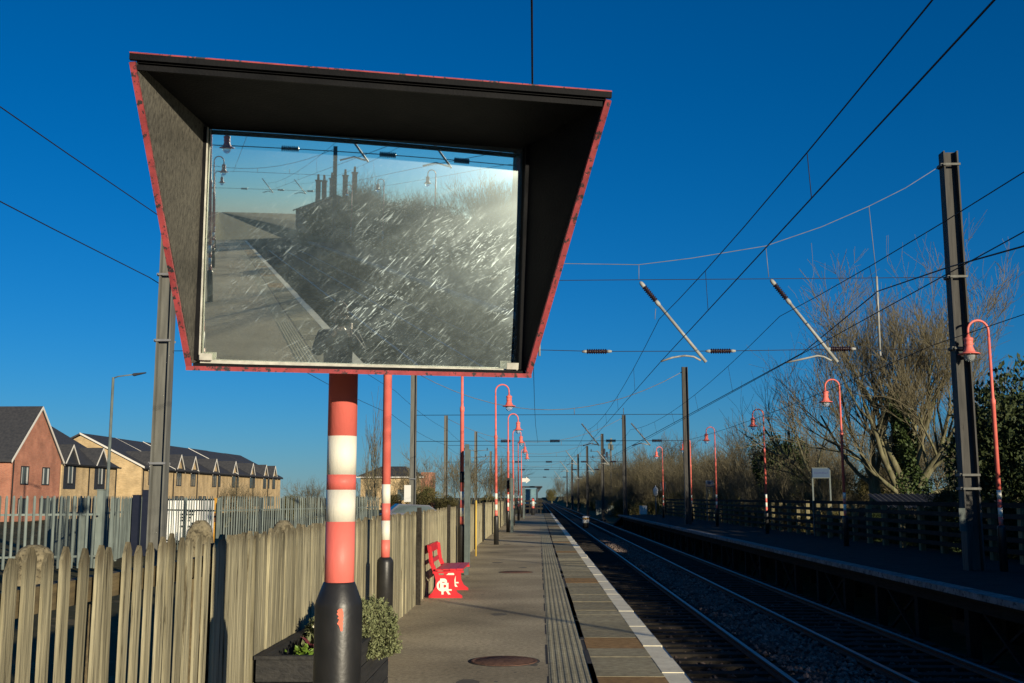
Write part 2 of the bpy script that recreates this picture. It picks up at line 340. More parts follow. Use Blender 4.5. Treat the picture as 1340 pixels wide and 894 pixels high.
struct(b.build('pavement_crack', M['crack']), 'dark crack on the asphalt side of the tactile paving')

b = MB()   # dark repair patches, drips and gum on the asphalt
for k in range(150):
    x = rnd.uniform(-1.7, .02); y = 5 + 45 * rnd.random() ** 1.6; r = rnd.uniform(.008, .022) if k > 16 else rnd.uniform(.04, .16); n_ = 9
    b.add([(min(.07, x + r * rnd.uniform(.7, 1.2) * math.cos(2 * PI * i / n_)), y + r * 1.4 * rnd.uniform(.7, 1.2) * math.sin(2 * PI * i / n_), .0012) for i in range(n_)], [tuple(range(n_))])
struct(b.build('asphalt_stains', M['crack'] if False else mat('old gum and oil spots', (.15, .13, .095), (.10, .088, .066), 20, .9)), 'dark gum and oil spots scattered over the near platform asphalt')
# track bed
b = MB(); 
nxs = [1.17 + i * 0.24 for i in range(26)]; nys = [-60 + 0.8 * j for j in range(150)] + [60 + 8 * j for j in range(60)]
vs = [(x, y, -1.06 + rnd.uniform(-.035, .035) + (0.06 if 3.7 < x < 5.0 else 0)) for y in nys for x in nxs]
n_ = len(nxs)
b.add(vs, [(j * n_ + i, j * n_ + i + 1, (j + 1) * n_ + i + 1, (j + 1) * n_ + i) for j in range(len(nys) - 1) for i in range(n_ - 1)])
struct(b.build('ballast_bed', M['ballast']), 'dark ballast bed under both tracks')
b = MB(); b.tone = []
OCT = [(1, 0, 0), (0, 1, 0), (-1, 0, 0), (0, -1, 0), (0, 0, 1), (0, 0, -1)]
OF = [(0, 1, 4), (1, 2, 4), (2, 3, 4), (3, 0, 4), (1, 0, 5), (2, 1, 5), (3, 2, 5), (0, 3, 5)]
for k in range(15000):
    y = 8 + 62 * rnd.random() ** 1.7; x = rnd.uniform(1.4, 7.1) if rnd.random() < .45 else rnd.gauss(4.35, .45)
    if abs(x - 2.06) < .06 or abs(x - 3.5) < .06 or abs(x - 5.13) < .06 or abs(x - 6.57) < .06: continue
    z = -1.04 + (0.06 if 3.7 < x < 5.0 else 0); s = rnd.uniform(.02, .05); a = rnd.uniform(0, 6.3)
    t = rnd.uniform(.6, 1.5); t *= 1.35 if 3.7 < x < 5.0 else 0.7
    sc = [s * rnd.uniform(.7, 1.4) for _ in range(3)]; ca, sa = math.cos(a), math.sin(a)
    b.add([(x + (p[0] * sc[0]) * ca - p[1] * sc[1] * sa, y + p[0] * sc[0] * sa + p[1] * sc[1] * ca, z + p[2] * sc[2] * .8 + p[0] * s * .3) for p in OCT], OF)
    b.tone += [(t, t * .98, t * 1.0)] * 6
o = b.build('ballast_stones', M['stone']); tag(o, 'loose pale ballast stones lying between the tracks', 'ballast', kind='stuff')
b = MB()
for x0 in (2.78, 5.85):
    y = -40
    while y < 260: b.box(x0 - 1.25, y, -1.10, x0 + 1.25, y + .26, -1.005 + rnd.uniform(-.008, .008)); y += .65
struct(b.build('sleepers', M['sleeper']), 'dark sleepers under the rails of both tracks')
def rail_run(x, lab):
    b = MB().prism([(x - .07, -1.003), (x + .07, -1.003), (x + .07, -.985), (x + .012, -.97), (x + .012, -.935), (x - .012, -.935), (x - .012, -.97), (x - .07, -.985)], -60, 700)
    o = b.build('rail', M['rail_side']); struct(o, lab)
    b = MB().prism([(x - .034, -.9345), (x + .034, -.9345), (x + .036, -.906), (x + .026, -.898), (x - .026, -.898), (x - .036, -.906)], -60, 700)
    h = b.build('rail_head', M['rail'], o)
rail_run(2.06, 'rail close under the near platform edge'); rail_run(3.50, 'shiny rail of the near track on its far side')
rail_run(5.13, 'rail of the far track on its near side'); rail_run(6.57, 'rail of the far track beside the far platform')

# far timber platform
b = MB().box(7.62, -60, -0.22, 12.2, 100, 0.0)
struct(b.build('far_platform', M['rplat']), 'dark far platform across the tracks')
b = MB(); y = -60
while y < 100: b.box(7.28 + rnd.uniform(-.012, .012), y + .004, -0.10, 7.618, y + 1.796, 0.004 + rnd.uniform(-.003, .003)); y += 1.8
struct(b.build('far_platform_edge', M['faredge']), 'pale worn edge of the far platform')
b = MB().prism([(100.01, 0), (112, -1.2), (112, -1.34), (100.01, -.22)], 7.62, 12.0, 'x')
struct(b.build('platform_ramp', M['rplat']), 'ramp at the end of the far platform')
b = MB(); y = -40; k = 0
while y < 100:
    b.box(7.66, y, -1.35, 7.86, y + .2, -.221); b.box(9.4, y, -1.35, 9.6, y + .2, -.221)
    if k % 2 == 0:
        b.hexa([(7.70, y + .22, -1.3), (7.78, y + .22, -1.3), (7.78, y + .34, -1.3), (7.70, y + .34, -1.3),
                (7.70, y + 2.2, -.3), (7.78, y + 2.2, -.3), (7.78, y + 2.32, -.3), (7.70, y + 2.32, -.3)])
        b.hexa([(7.79, y + 2.2, -1.3), (7.85, y + 2.2, -1.3), (7.85, y + 2.32, -1.3), (7.79, y + 2.32, -1.3),
                (7.79, y + .22, -.3), (7.85, y + .22, -.3), (7.85, y + .34, -.3), (7.79, y + .34, -.3)])
    y += 2.6; k += 1
b.box(7.63, -60, -.40, 7.655, 100, -.221)
b.box(10.2, -60, -1.35, 10.3, 100, -.222)
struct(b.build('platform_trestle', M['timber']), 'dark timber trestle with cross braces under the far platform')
# ------------------------------------------------------------------ platform mirror on its pole
PX_, PY_ = -0.90, 4.90
mr_ = thing('platform_mirror', 'large square convex mirror in a black flared hood on a red and white pole', 'mirror', (PX_, PY_, 0))
def loc(p): return (p[0] - PX_, p[1] - PY_, p[2])
def bands(parent, zs, r0, n=20, x=0, y=0):
    # zs: list of (z0, z1, material key); radius slightly larger for the painted bands' own meshes butted end to end
    for z0, z1, k in zs:
        MB().lathe([(r0, z0), (r0, z1)], x, y, n).build('pole_section' if k != 'pole_white' else 'white_band', M[k], parent)
pz = lambda py: at(446, py, PY_ - .066).z
bands(mr_, [(1.14, pz(683), 'pole_red'), (pz(683), pz(641), 'pole_white'), (pz(641), pz(621), 'pole_red'), (pz(621), pz(570), 'pole_white'), (pz(570), 3.1, 'pole_red')], 0.0665, 32)
sl_ = MB().lathe([(.106, 0), (.106, .6), (.106, 1.12), (.102, 1.142), (.073, 1.219), (.070, 1.225), (.0668, 1.2255)], n=40).build('sleeve', M['sleeve'], mr_)
# paint chip on the sleeve: an irregular patch following the curve of the sleeve
b = MB(); rows = []
prof = [(-.012, .008, 1.100), (-.024, .012, 1.092), (-.021, .016, 1.075), (-.026, .013, 1.060), (-.014, .017, 1.045), (-.020, .014, 1.030), (-.012, .018, 1.015), (-.019, .013, 1.0), (-.022, .016, .985), (-.012, .012, .965), (-.004, .014, .945), (.002, .012, .925), (.004, .009, .915)]
for a0, a1, z in prof:
    a0 *= .7; a1 *= .7; z = 1.115 - (1.1 - z) * .52
    zz = z + rnd.uniform(-.003, .003)
    for t in (0, .5, 1):
        a = a0 + (a1 - a0) * t + .002 * rnd.uniform(-1, 1); an = -PI / 2 + (a + .018) / .112 + .12
        rows.append((.1072 * math.cos(an), .1072 * math.sin(an), zz))
k = len(prof)
b.add(rows, [(i * 3 + j, i * 3 + j + 1, i * 3 + j + 4, i * 3 + j + 3) for i in range(k - 1) for j in range(2)])
b.build('paint_chip', M['chip'], sl_)

mr = Vector((0.985, 0.174, -0.014)).normalized(); mn = Vector((0.17, -0.977, -0.131)); mn = (mn - mr * mn.dot(mr)).normalized(); mu = mn.cross(mr).normalized()
if mu.z < 0: mu = -mu
MC = Vector((-0.732, 4.45, 2.642)); HW, HH = 0.667, 0.485
def mw(a, b_, c): return loc(MC + mr * a + mu * b_ + mn * c)
# convex mirror panel
RC = 15.0;  g = MB(); NX, NY = 120, 90; vs = []
ya, pa = math.radians(10.8), math.radians(-8.0)
NV = Vector((math.sin(ya) * math.cos(pa), -math.cos(ya) * math.cos(pa), math.sin(pa))); CS = MC - mn * .0 - NV * RC
for j in range(NY + 1):
    for i in range(NX + 1):
        a = -HW + 2 * HW * i / NX; b_ = -HH + 2 * HH * j / NY
        q = MC + mr * a + mu * b_ - CS; qn = q.dot(mn); c = -qn + math.sqrt(qn * qn - q.length_squared + RC * RC)
        vs.append(mw(a, b_, c))
g.add(vs, [(j * (NX + 1) + i, j * (NX + 1) + i + 1, (j + 1) * (NX + 1) + i + 1, (j + 1) * (NX + 1) + i) for j in range(NY) for i in range(NX)], True)
# mirror material: silvered acrylic, dusty and scratched
m = bpy.data.materials.new('scratched dusty mirror'); m.use_nodes = True
n = m.node_tree.nodes; l = m.node_tree.links; n.remove(n['Principled BSDF']); out = n['Material Output']
tc = n.new('ShaderNodeTexCoord')
comb = n.new('ShaderNodeVectorMath')
def dotn(v):
    d = n.new('ShaderNodeVectorMath'); d.operation = 'DOT_PRODUCT'; l.new(tc.outputs['Object'], d.inputs[0]); d.inputs[1].default_value = tuple(v); return d.outputs['Value']
ua, ub = dotn(mr), dotn(mu)
cx = n.new('ShaderNodeCombineXYZ'); l.new(ua, cx.inputs[0]); l.new(ub, cx.inputs[1])
def noise(vec, sc, det=4, rough=.6):
    q = n.new('ShaderNodeTexNoise'); q.inputs['Scale'].default_value = sc; q.inputs['Detail'].default_value = det; q.inputs['Roughness'].default_value = rough
    l.new(vec, q.inputs['Vector']); return q.outputs['Fac']
def ramp(v, a, b_, lo=0., hi=1.):
    q = n.new('ShaderNodeMapRange'); q.inputs[1].default_value = a; q.inputs[2].default_value = b_; q.inputs[3].default_value = lo; q.inputs[4].default_value = hi
    l.new(v, q.inputs[0]); return q.outputs[0]
def math_(op, a, b_):
    q = n.new('ShaderNodeMath'); q.operation = op
    for i, v in enumerate((a, b_)):
        if isinstance(v, (int, float)): q.inputs[i].default_value = v
        else: l.new(v, q.inputs[i])
    return q.outputs[0]
def streak(ang, along, across, sc, a, b_, off):
    mp = n.new('ShaderNodeMapping'); mp.vector_type = 'POINT'; mp.inputs['Rotation'].default_value = (0, 0, math.radians(-ang)); mp.inputs['Location'].default_value = (off, off * .7, 0)
    l.new(cx.outputs[0], mp.inputs[0])
    m2 = n.new('ShaderNodeMapping'); m2.inputs['Scale'].default_value = (along, across, 1); l.new(mp.outputs[0], m2.inputs[0])
    return ramp(noise(m2.outputs[0], sc, 3, .55), a, b_)
s1 = streak(27, 2.6, 30, 1.9, .64, .75, 3.1); s2 = streak(50, 5.0, 44, 2.0, .595, .72, 9.4); s3 = streak(37, 11, 80, 2.6, .59, .70, 17.0)
smear = math_('MULTIPLY', streak(42, 1.2, 8, 2.4, .45, .80, 31.0), .20); s3 = math_('MAXIMUM', s3, smear); s3 = math_('MAXIMUM', s3, math_('MULTIPLY', ramp(noise(cx.outputs[0], 46, 3, .6), .60, .74), .7))
right = ramp(ua, -.9, .1, .12, 1.0); s2 = math_('MULTIPLY', s2, right); s3 = math_('MULTIPLY', s3, right)
blot = ramp(noise(cx.outputs[0], 9, 8, .7), .50, .72); speck = ramp(noise(cx.outputs[0], 85, 2, .5), .68, .74)
fine = ramp(noise(cx.outputs[0], 34, 8, .75), .48, .70)
# scratches come thicker over the lower right two thirds
area = ramp(noise(cx.outputs[0], 3.2, 4, .6), .42, .62, .10, 1.0)
scr = math_('MAXIMUM', math_('MAXIMUM', s1, s2), math_('MULTIPLY', s3, .8)); scr = math_('MULTIPLY', scr, area)
low = ramp(ub, .28 + MC.z, .12 + MC.z, .10, 1.0)
scr = math_('MULTIPLY', scr, low)
dirt = math_('MAXIMUM', math_('MULTIPLY', fine, .35), math_('MULTIPLY', blot, .5)); dirt = math_('MULTIPLY', dirt, low)
dirt = math_('MAXIMUM', dirt, math_('MULTIPLY', speck, .8))
gl = n.new('ShaderNodeBsdfGlossy'); gl.inputs['Color'].default_value = (.92, .97, .90, 1); gl.inputs['Roughness'].default_value = 0.012
gr = n.new('ShaderNodeBsdfGlossy'); gr.inputs['Color'].default_value = (.66, .78, .80, 1); gr.inputs['Roughness'].default_value = 0.46
gh = n.new('ShaderNodeBsdfGlossy'); gh.inputs['Color'].default_value = (.64, .76, .78, 1); gh.inputs['Roughness'].default_value = 0.30
df = n.new('ShaderNodeBsdfDiffuse'); df.inputs['Color'].default_value = (.17, .28, .30, 1)
def mix(f, a, b_):
    q = n.new('ShaderNodeMixShader')
    if isinstance(f, (int, float)): q.inputs[0].default_value = f
    else: l.new(f, q.inputs[0])
    l.new(a, q.inputs[1]); l.new(b_, q.inputs[2]); return q.outputs[0]
veil = mix(.10, mix(.025, gl.outputs[0], df.outputs[0]), gh.outputs[0])
MIRDIRT = mix(math_('MULTIPLY', dirt, .12), veil, mix(.7, df.outputs[0], gr.outputs[0]))
l.new(mix(math_('MULTIPLY', scr, .66), MIRDIRT, gr.outputs[0]), out.inputs[0])
gp = g.build('mirror_panel', m, mr_)
# hood: front opening corners in the mirror's own frame (right, up, towards viewer)
TL = (-.868, .612, .50); TR = (.912, .592, .50); BL = (-.694, -.500, .03); BR = (.700, -.490, .04)
tl, tr, bl, br = (-HW, HH, -.02), (HW, HH, -.02), (-HW, -HH, -.02), (HW, -HH, -.02)
def lerp(p, q, t): return tuple(p[i] + (q[i] - p[i]) * t for i in range(3))
def sheet(name, A, B, C_, D, off, key, par):
    # a metal sheet A-B-C-D with thickness 'off' (vector in mirror frame)
    P4 = [A, B, C_, D]; b = MB(); b.hexa([mw(*p) for p in P4] + [mw(p[0] + off[0], p[1] + off[1], p[2] + off[2]) for p in P4])
    return b.build(name, M[key], par)
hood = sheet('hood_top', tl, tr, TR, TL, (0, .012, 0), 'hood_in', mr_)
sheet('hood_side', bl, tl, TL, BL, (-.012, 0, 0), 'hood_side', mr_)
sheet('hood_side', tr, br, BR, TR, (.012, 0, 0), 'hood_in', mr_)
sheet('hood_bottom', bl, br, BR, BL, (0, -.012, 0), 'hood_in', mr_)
bk = lambda q: (q[0], q[1], -.26)
for nm_, A_, B_, off in (('panel_frame', tl, tr, (0, .012, 0)), ('panel_frame', bl, br, (0, -.012, 0)), ('panel_frame', bl, tl, (-.012, 0, 0)), ('panel_frame', br, tr, (.012, 0, 0))):
    f_ = lambda q: (q[0], q[1], -.021)
    sheet(nm_, bk(A_), bk(B_), f_(B_), f_(A_), off, 'hood_in', mr_)
# outer skins, painted red, a few mm outside the sheets
sheet('outer_skin', lerp(tl, tl, 0)[:1] + (tl[1] + .0135, -.02), (tr[0], tr[1] + .0135, -.02), (TR[0], TR[1] + .0135, TR[2]), (TL[0], TL[1] + .0135, TL[2]), (0, .004, 0), 'hood_out', mr_)
sheet('outer_skin', (bl[0] - .0135, bl[1], -.02), (tl[0] - .0135, tl[1], -.02), (TL[0] - .0135, TL[1], TL[2]), (BL[0] - .0135, BL[1], BL[2]), (-.004, 0, 0), 'hood_out', mr_)
sheet('outer_skin', (br[0] + .0135, br[1], -.02), (tr[0] + .0135, tr[1], -.02), (TR[0] + .0135, TR[1], TR[2]), (BR[0] + .0135, BR[1], BR[2]), (.004, 0, 0), 'hood_out', mr_)
# rims round the opening
def bar(name, A, B, w, off, key):
    A = Vector(A); B = Vector(B); d = (B - A).normalized(); o1 = Vector(off).normalized(); o1 = (o1 - d * o1.dot(d)).normalized(); o2 = d.cross(o1).normalized()
    b = MB(); ps = []
    for P_ in (A, B):
        for s, t in ((-1, -1), (1, -1), (1, 1), (-1, 1)): ps.append(mw(*(P_ + o1 * w[0] * s + o2 * w[1] * t)))
    b.hexa(ps); return b.build(name, M[key], mr_)
def sh_(p, dx, dy, dz=0): return (p[0] + dx, p[1] + dy, p[2] + dz)
bar('rim', sh_(TL, -.014, .0, .004), sh_(BL, -.014, -.012, .014), (.011, .010), (1, 0, 0), 'hood_rim')
bar('rim', sh_(TR, .008, .0, .004), sh_(BR, .010, -.012, .014), (.012, .010), (1, 0, 0), 'hood_rim')
bar('rim', sh_(BL, -.024, -.020, .012), sh_(BR, .022, -.020, .012), (.009, .016), (0, 1, 0), 'hood_rim')
bar('rim', sh_(TL, -.024, .018, .003), sh_(TR, .020, .018, .003), (.011, .012), (0, 1, 0), 'hood_in')
bar('rim', sh_(TL, -.004, -.016, -.012), sh_(TR, .004, -.016, -.012), (.010, .008), (0, 1, 0), 'hood_in')
bar('top_trim', sh_(TL, -.024, .032, .003), sh_(TR, .020, .032, .003), (.0026, .0125), (0, 1, 0), 'hood_rim')
# dark joint strip down each side of the mirror, pale seal at its bottom edge, clips in the corners
bar('edge_strip', (-HW - .022, -HH, .016), (-HW - .022, HH, .016), (.016, .012), (1, 0, 0), 'hood_in')
bar('edge_strip', (HW + .022, -HH, .016), (HW + .022, HH, .016), (.016, .012), (1, 0, 0), 'hood_in')
bar('edge_seal', (-HW, -HH - .006, .010), (HW, -HH - .006, .010), (.007, .012), (0, 1, 0), 'seal')
bar('edge_seal', (-HW - .003, -HH, .020), (-HW - .003, HH, .020), (.003, .006), (1, 0, 0), 'seal')
for sx in (-1, 1):
    b = MB().hexa([mw(sx * HW - (.05 if sx > 0 else 0), -HH, .03), mw(sx * HW + (.0 if sx > 0 else .05), -HH, .03), mw(sx * HW + (0 if sx > 0 else .05), -HH, .045), mw(sx * HW - (.05 if sx > 0 else 0), -HH, .045),
              mw(sx * HW - (.05 if sx > 0 else 0), -HH + .028, .045), mw(sx * HW + (0 if sx > 0 else .05), -HH + .028, .045), mw(sx * HW + (0 if sx > 0 else .05), -HH + .028, .052), mw(sx * HW - (.05 if sx > 0 else 0), -HH + .028, .052)])
    b.build('corner_clip', M['seal'], mr_)
b = MB().hexa([mw(-HW - .02, -HH - .02, -.33), mw(HW + .02, -HH - .02, -.33), mw(HW + .02, -HH - .02, -.262), mw(-HW - .02, -HH - .02, -.262),
               mw(-HW - .02, HH + .02, -.33), mw(HW + .02, HH + .02, -.33), mw(HW + .02, HH + .02, -.262), mw(-HW - .02, HH + .02, -.262)])
b.build('back_box', M['hood_out'], mr_)
b = MB().box(-.06, -.10, 2.45, .06, -.05, 2.9); b.build('bracket', M['galv'], mr_)

# ------------------------------------------------------------------ lamp posts
def lamp_proto(label, group, white=True):
    t = thing('lamp_post', label, 'lamp post', (0, 0, 0), 0, group)
    # post at the origin, arm reaches towards +X
    b = MB().lathe([(.086, 0), (.088, .92), (.083, .95), (.062, .975), (.052, .98)], n=20); b.build('base_sleeve', M['sleeve'], t)
    for z0, z1, k in ((.975, 1.16, 'lamp_red'), (1.16, 1.36, 'pole_white'), (1.36, 1.54, 'lamp_red'), (1.54, 1.74, 'pole_white')):
        MB().lathe([(.047, z0), (.047, z1)], n=14).build('white_band' if k == 'pole_white' else 'red_band', M[k], t)
    MB().lathe([(.047, 1.74), (.046, 3.62), (.055, 3.63), (.055, 3.72), (.034, 3.76), (.030, 5.12)], n=14).build('pole', M['lamp_red'], t)
    R = .235; pts = [(0, 0, 5.10)] + [(R - R * math.cos(a), 0, 5.27 + R * math.sin(a)) for a in [PI * i / 12 for i in range(13)]] + [(2 * R, 0, 5.17)]
    MB().tube(pts, .026, 10).build('swan_neck', M['lamp_red'], t)
    h = MB().lathe([(.225, 4.735), (.235, 4.745), (.215, 4.758), (.135, 4.785), (.128, 4.80), (.088, 4.90), (.084, 4.94), (.105, 4.965), (.092, 4.985), (.088, 5.04), (.105, 5.06), (.098, 5.10), (.05, 5.12), (.03, 5.17)], 2 * R, 0, 24).build('lamp_head', M['lamp_red'], t)
    MB().lathe([(.012, 4.57), (.07, 4.59), (.108, 4.64), (.122, 4.70), (.118, 4.733)], 2 * R, 0, 20).build('glass_globe', M['glass'], h)
    return t
L_G = 'red swan neck lamp posts along the near platform'
R_G = 'red swan neck lamp posts along the far platform'
lp0 = lamp_proto('red and white banded lamp post in front of the bench, behind the planter', L_G)
lspots = [(-1.62, 11.45, None), (-1.80, 25.4, 'red lamp post with white bands standing just beyond the red bench'),
          (-1.46, 37.2, 'red lamp post beyond the green sign posts, its lamp just under the hood corner'),
          (-1.43, 50.4, 'red swan neck lamp post third beyond the red bench, a small dark box on it'),
          (-1.46, 62.4, 'red swan neck lamp post fourth beyond the red bench'),
          (-1.41, 75.5, 'red swan neck lamp post fifth beyond the red bench'),
          (-1.40, 88.0, 'farthest red swan neck lamp post on the near platform'),
          (-1.55, -0.9, 'red lamp post nearest behind the viewer, its head at the left edge of the mirror'),
          (-1.6, -14, 'red lamp post second behind the viewer, seen only in the mirror'), (-1.6, -27, 'red lamp post third behind the viewer, seen only in the mirror'), (-1.6, -40, 'red lamp post fourth behind the viewer, seen only in the mirror')]
LL = []
for x, y, lb in lspots:
    o = lp0 if lb is None else dup(lp0, label=lb)
    o.location = (x, y, 0); o.rotation_euler = (rnd.uniform(-.006, .006), rnd.uniform(-.006, .006), rnd.uniform(-.12, .12)); LL.append(o)
MB().box(-.06, -.07, 2.0, .06, .07, 2.5).build('junction_box', M['black'], LL[3])
MB().lathe([(.051, 1.95), (.051, 2.2)], n=14).build('black_band', M['black'], LL[1])
rspots = [(10.07, 23.9, 'red swan neck lamp post right beside the tall right hand mast'), (10.1, 36.0, 'red swan neck lamp post right of the blue station sign'),
          (10.1, 48.3, 'red swan neck lamp post, next beyond the one by the blue sign'), (9.9, 60.5, 'red swan neck lamp post left of the dark evergreen, fourth along the far platform'),
          (10.2, 72.5, 'red swan neck lamp post close against the second mast on the right'), (9.7, 84.5, 'red swan neck lamp post at the far end of the far platform'),
          (10.1, 11.8, 'far platform lamp post just outside the right edge'), (10.1, -0.3, 'far platform lamp post opposite the viewer, seen in the mirror'),
          (10.1, -15.5, 'far platform lamp post behind the viewer, second in the mirror'), (10.1, -28, 'far platform lamp post behind the viewer, third in the mirror'), (10.1, -40, 'far platform lamp post behind the viewer, fourth in the mirror'), (10.1, -52, 'far platform lamp post behind the viewer, fifth in the mirror')]
for x, y, lb in rspots:
    o = dup(lp0, label=lb, group=R_G); o.location = (x, y, 0); o.rotation_euler = (0, 0, PI + rnd.uniform(-.1, .1))

# ------------------------------------------------------------------ wooden fence
def picket(name, w, h, th, tip=True, par=None, key='wood', loc_=(0, 0, 0)):
    e = rnd.uniform(-.012, .012)
    P_ = [(-w / 2, 0), (w / 2, 0), (w / 2, h - .050 + e), (w * .15, h - .003), (-w * .12, h), (-w / 2, h - .050 - e)]
    b = MB().prism(P_, -th / 2, th / 2, 'x'); o = b.build(name, M[key], par, loc_)
    if tip:
        c = MB(); q = P_[2:]; n_ = len(q); t2 = th / 2 + .001; off = .0012
        for i in range(n_ - 1):
            (a0, z0), (a1, z1) = q[i], q[i + 1]
            nx_, nz_ = (z0 - z1), (a1 - a0); L = math.hypot(nx_, nz_) or 1; nx_, nz_ = -nx_ / L * off * -1, abs(nz_ / L * off)
            c.add([(-t2, a0 + nx_, z0 + nz_), (t2, a0 + nx_, z0 + nz_), (t2, a1 + nx_, z1 + nz_), (-t2, a1 + nx_, z1 + nz_)], [(0, 1, 2, 3)])
        c.build('weathered_tip', M['wood_tip'], o)
    return o
pf = thing('picket_fence', 'weathered grey wooden picket fence with gaps, at the left edge', 'fence', (-1.87, 5.0, 0))
y = 3.05; k = 0
while y < 6.18:
    o = picket('picket', .083 + rnd.uniform(-.004, .004), 1.405 + rnd.uniform(-.025, .02), .013, False, pf, 'wood', (rnd.uniform(-.006, .006), y - 5.0, 0))
    o.rotation_euler = (rnd.uniform(-.012, .012), rnd.uniform(-.01, .01), rnd.uniform(-.02, .02)); y += .151 + rnd.uniform(-.004, .004)
for z in (1.17, .35): MB().box(-.075, -2.0, z, -.018, 1.22, z + .10).build('rail', M['rail_wood'], pf)
for yy in (-1.85, -.1, 1.18): MB().box(-.16, yy - .04, -.1, -.078, yy + .04, 1.22).build('post', M['rail_wood'], pf)
bf = thing('board_fence', 'long weathered wooden board fence behind the red bench and planter', 'fence', (-1.87, 6.4, 0))
def fx(y): return -1.87 - max(0, min(y, 38) - 18) / 20 * .23 - max(0, 3 - abs(y - 24)) * 0
y = 6.28; k = 0; stuffb = MB()
while y < 92:
    w = .112 + rnd.uniform(-.010, .006); h = 1.385 + rnd.uniform(-.028, .02); dx = rnd.uniform(-.008, .008); th = .021
    if k < 99:
        o = picket('board', w, h, th, False, bf, 'wood', (fx(y) + 1.87 + dx, y - 6.4, 0)); o.rotation_euler = (rnd.uniform(-.008, .008), rnd.uniform(-.006, .006), rnd.uniform(-.07, .07))
    else:
        x = fx(y) + 1.87 + dx; yy = y - 6.4
        stuffb.prism([(yy - w / 2, 0), (yy + w / 2, 0), (yy + w / 2, h - .05), (yy + w * .1, h), (yy - w * .2, h), (yy - w / 2, h - .05)], x - th / 2, x + th / 2, 'x')
    y += .1215; k += 1
o = stuffb.build('boards', M['wood'], bf); o['kind'] = 'stuff'
b = MB()
for z in (1.12, .62, .2):
    yy = 6.3
    while yy < 91: b.hexa([(fx(q) + 1.87 - dd, q - 6.4, zz) for zz in (z, z + .09) for q, dd in ((yy, .085), (yy, .026), (yy + 2.9, .026), (yy + 2.9, .085))]); yy += 3
b.build('rail', M['rail_wood'], bf)
b = MB(); y = 6.3 + .06
while y < 91:   # inner boards closing the gaps from the back
    b.box(fx(y) + 1.87 - .108, y - 6.4 - .055, 0.05, fx(y) + 1.87 - .088, y - 6.4 + .05, 1.33); y += .1215
b.build('backing', M['rail_wood'], bf)
for y in (16.5, 22.6, 26.0, 30.5, 34.0, 40, 48, 58, 70):
    MB().box(fx(y) + 1.87 + .014, y - 6.4 - .04, 0, fx(y) + 1.87 + .075, y - 6.4 + .04, 1.45).build('fence_post', M['timber'], bf)

# ------------------------------------------------------------------ planter and its plants
pl = thing('planter', 'long black plank planter box against the fence at the mirror pole', 'planter', (-1.54, 8.05, 0))
x0, x1, y0, y1, H = -.285, .29, -.98, 1.05, .57
def planks(nm, f):
    for i in range(4):
        z0 = .0 + i * .1425; f(z0 + .004, z0 + .1385)
planks('front', lambda a, c: (MB().box(x0, y0, a, x1, y0 + .03, c).build('front_plank', M['planter'], pl), MB().box(x0, y1 - .03, a, x1, y1, c).build('end_plank', M['planter'], pl)))
planks('side', lambda a, c: (MB().box(x1 - .03, y0 + .031, a, x1, y1 - .031, c).build('side_plank', M['planter'], pl), MB().box(x0, y0 + .031, a, x0 + .03, y1 - .031, c).build('side_plank', M['planter'], pl)))
for sx in (x0 + .032, x1 - .092):
    for sy in (y0 + .032, y1 - .092): MB().box(sx, sy, 0, sx + .06, sy + .06, .56).build('corner_post', M['planter'], pl)
b = MB().box(x0 - .012, y0 - .012, H, x1 + .012, y0 + .05, H + .022).box(x0 - .012, y1 - .05, H, x1 + .012, y1 + .012, H + .022).box(x0 - .012, y0 + .051, H, x0 + .05, y1 - .051, H + .022).box(x1 - .05, y0 + .051, H, x1 + .012, y1 - .051, H + .022)
b.build('top_frame', M['planter'], pl)
b = MB(); q = 12
vs = [(x0 + .031 + (x1 - x0 - .062) * i / q, y0 + .031 + (y1 - y0 - .062) * j / q, .47 + rnd.uniform(-.015, .02)) for j in range(q + 1) for i in range(q + 1)]
b.add(vs, [(j * (q + 1) + i, j * (q + 1) + i + 1, (j + 1) * (q + 1) + i + 1, (j + 1) * (q + 1) + i) for j in range(q) for i in range(q)]); b.build('soil', M['soil'], pl)

def leaf(b, p, d, L, w, roll=None):
    d = Vector(d).normalized(); a = Vector((rnd.uniform(-1, 1), rnd.uniform(-1, 1), rnd.uniform(-1, 1))); s = d.cross(a)
    if s.length < 1e-3: s = d.cross(Vector((1, 0, 0)))
    s = s.normalized() * w; p = Vector(p); b.add([p, p + d * L * .5 + s, p + d * L, p + d * L * .5 - s], [(0, 1, 2, 3)])
def rdir():
    while True:
        v = Vector((rnd.uniform(-1, 1), rnd.uniform(-1, 1), rnd.uniform(-1, 1)))
        if .05 < v.length < 1: return v.normalized()
sb = thing('shrub', 'rounded grey green shrub growing in the black planter', 'shrub', (-1.40, 8.35, .45)); sb.scale = (1.0, 1.0, 1.0)
b = MB(); tw = MB()
for k in range(1500):
    d = rdir()
    if d.z < -.25: d.z = -d.z
    rr = .36 * rnd.uniform(.82, 1.0) * (1 - .10 * math.sin(d.x * 7 + d.y * 5)); base = Vector((d.x * rr, d.y * rr * 1.15, max(.02, .06 + d.z * rr * .98)))
    up = (d + Vector((0, 0, .55))).normalized(); L = rnd.uniform(.08, .13); start = base - up * L
    tw.tube([start - up * .06, base], .003, 4, False)
    for q in range(30):
        t = rnd.random(); p = start + (base - start) * t; sd = (up * .8 + rdir() * .9).normalized(); leaf(b, p, sd, rnd.uniform(.018, .032), .0055)
b.build('foliage', M['hebe'], sb); tw.build('twigs', M['bark'], sb)
core = MB().lathe([(.02, .0), (.2, .02), (.24, .14), (.18, .25), (.06, .29)], n=14); core.build('inner_foliage', M['ivy'], sb)
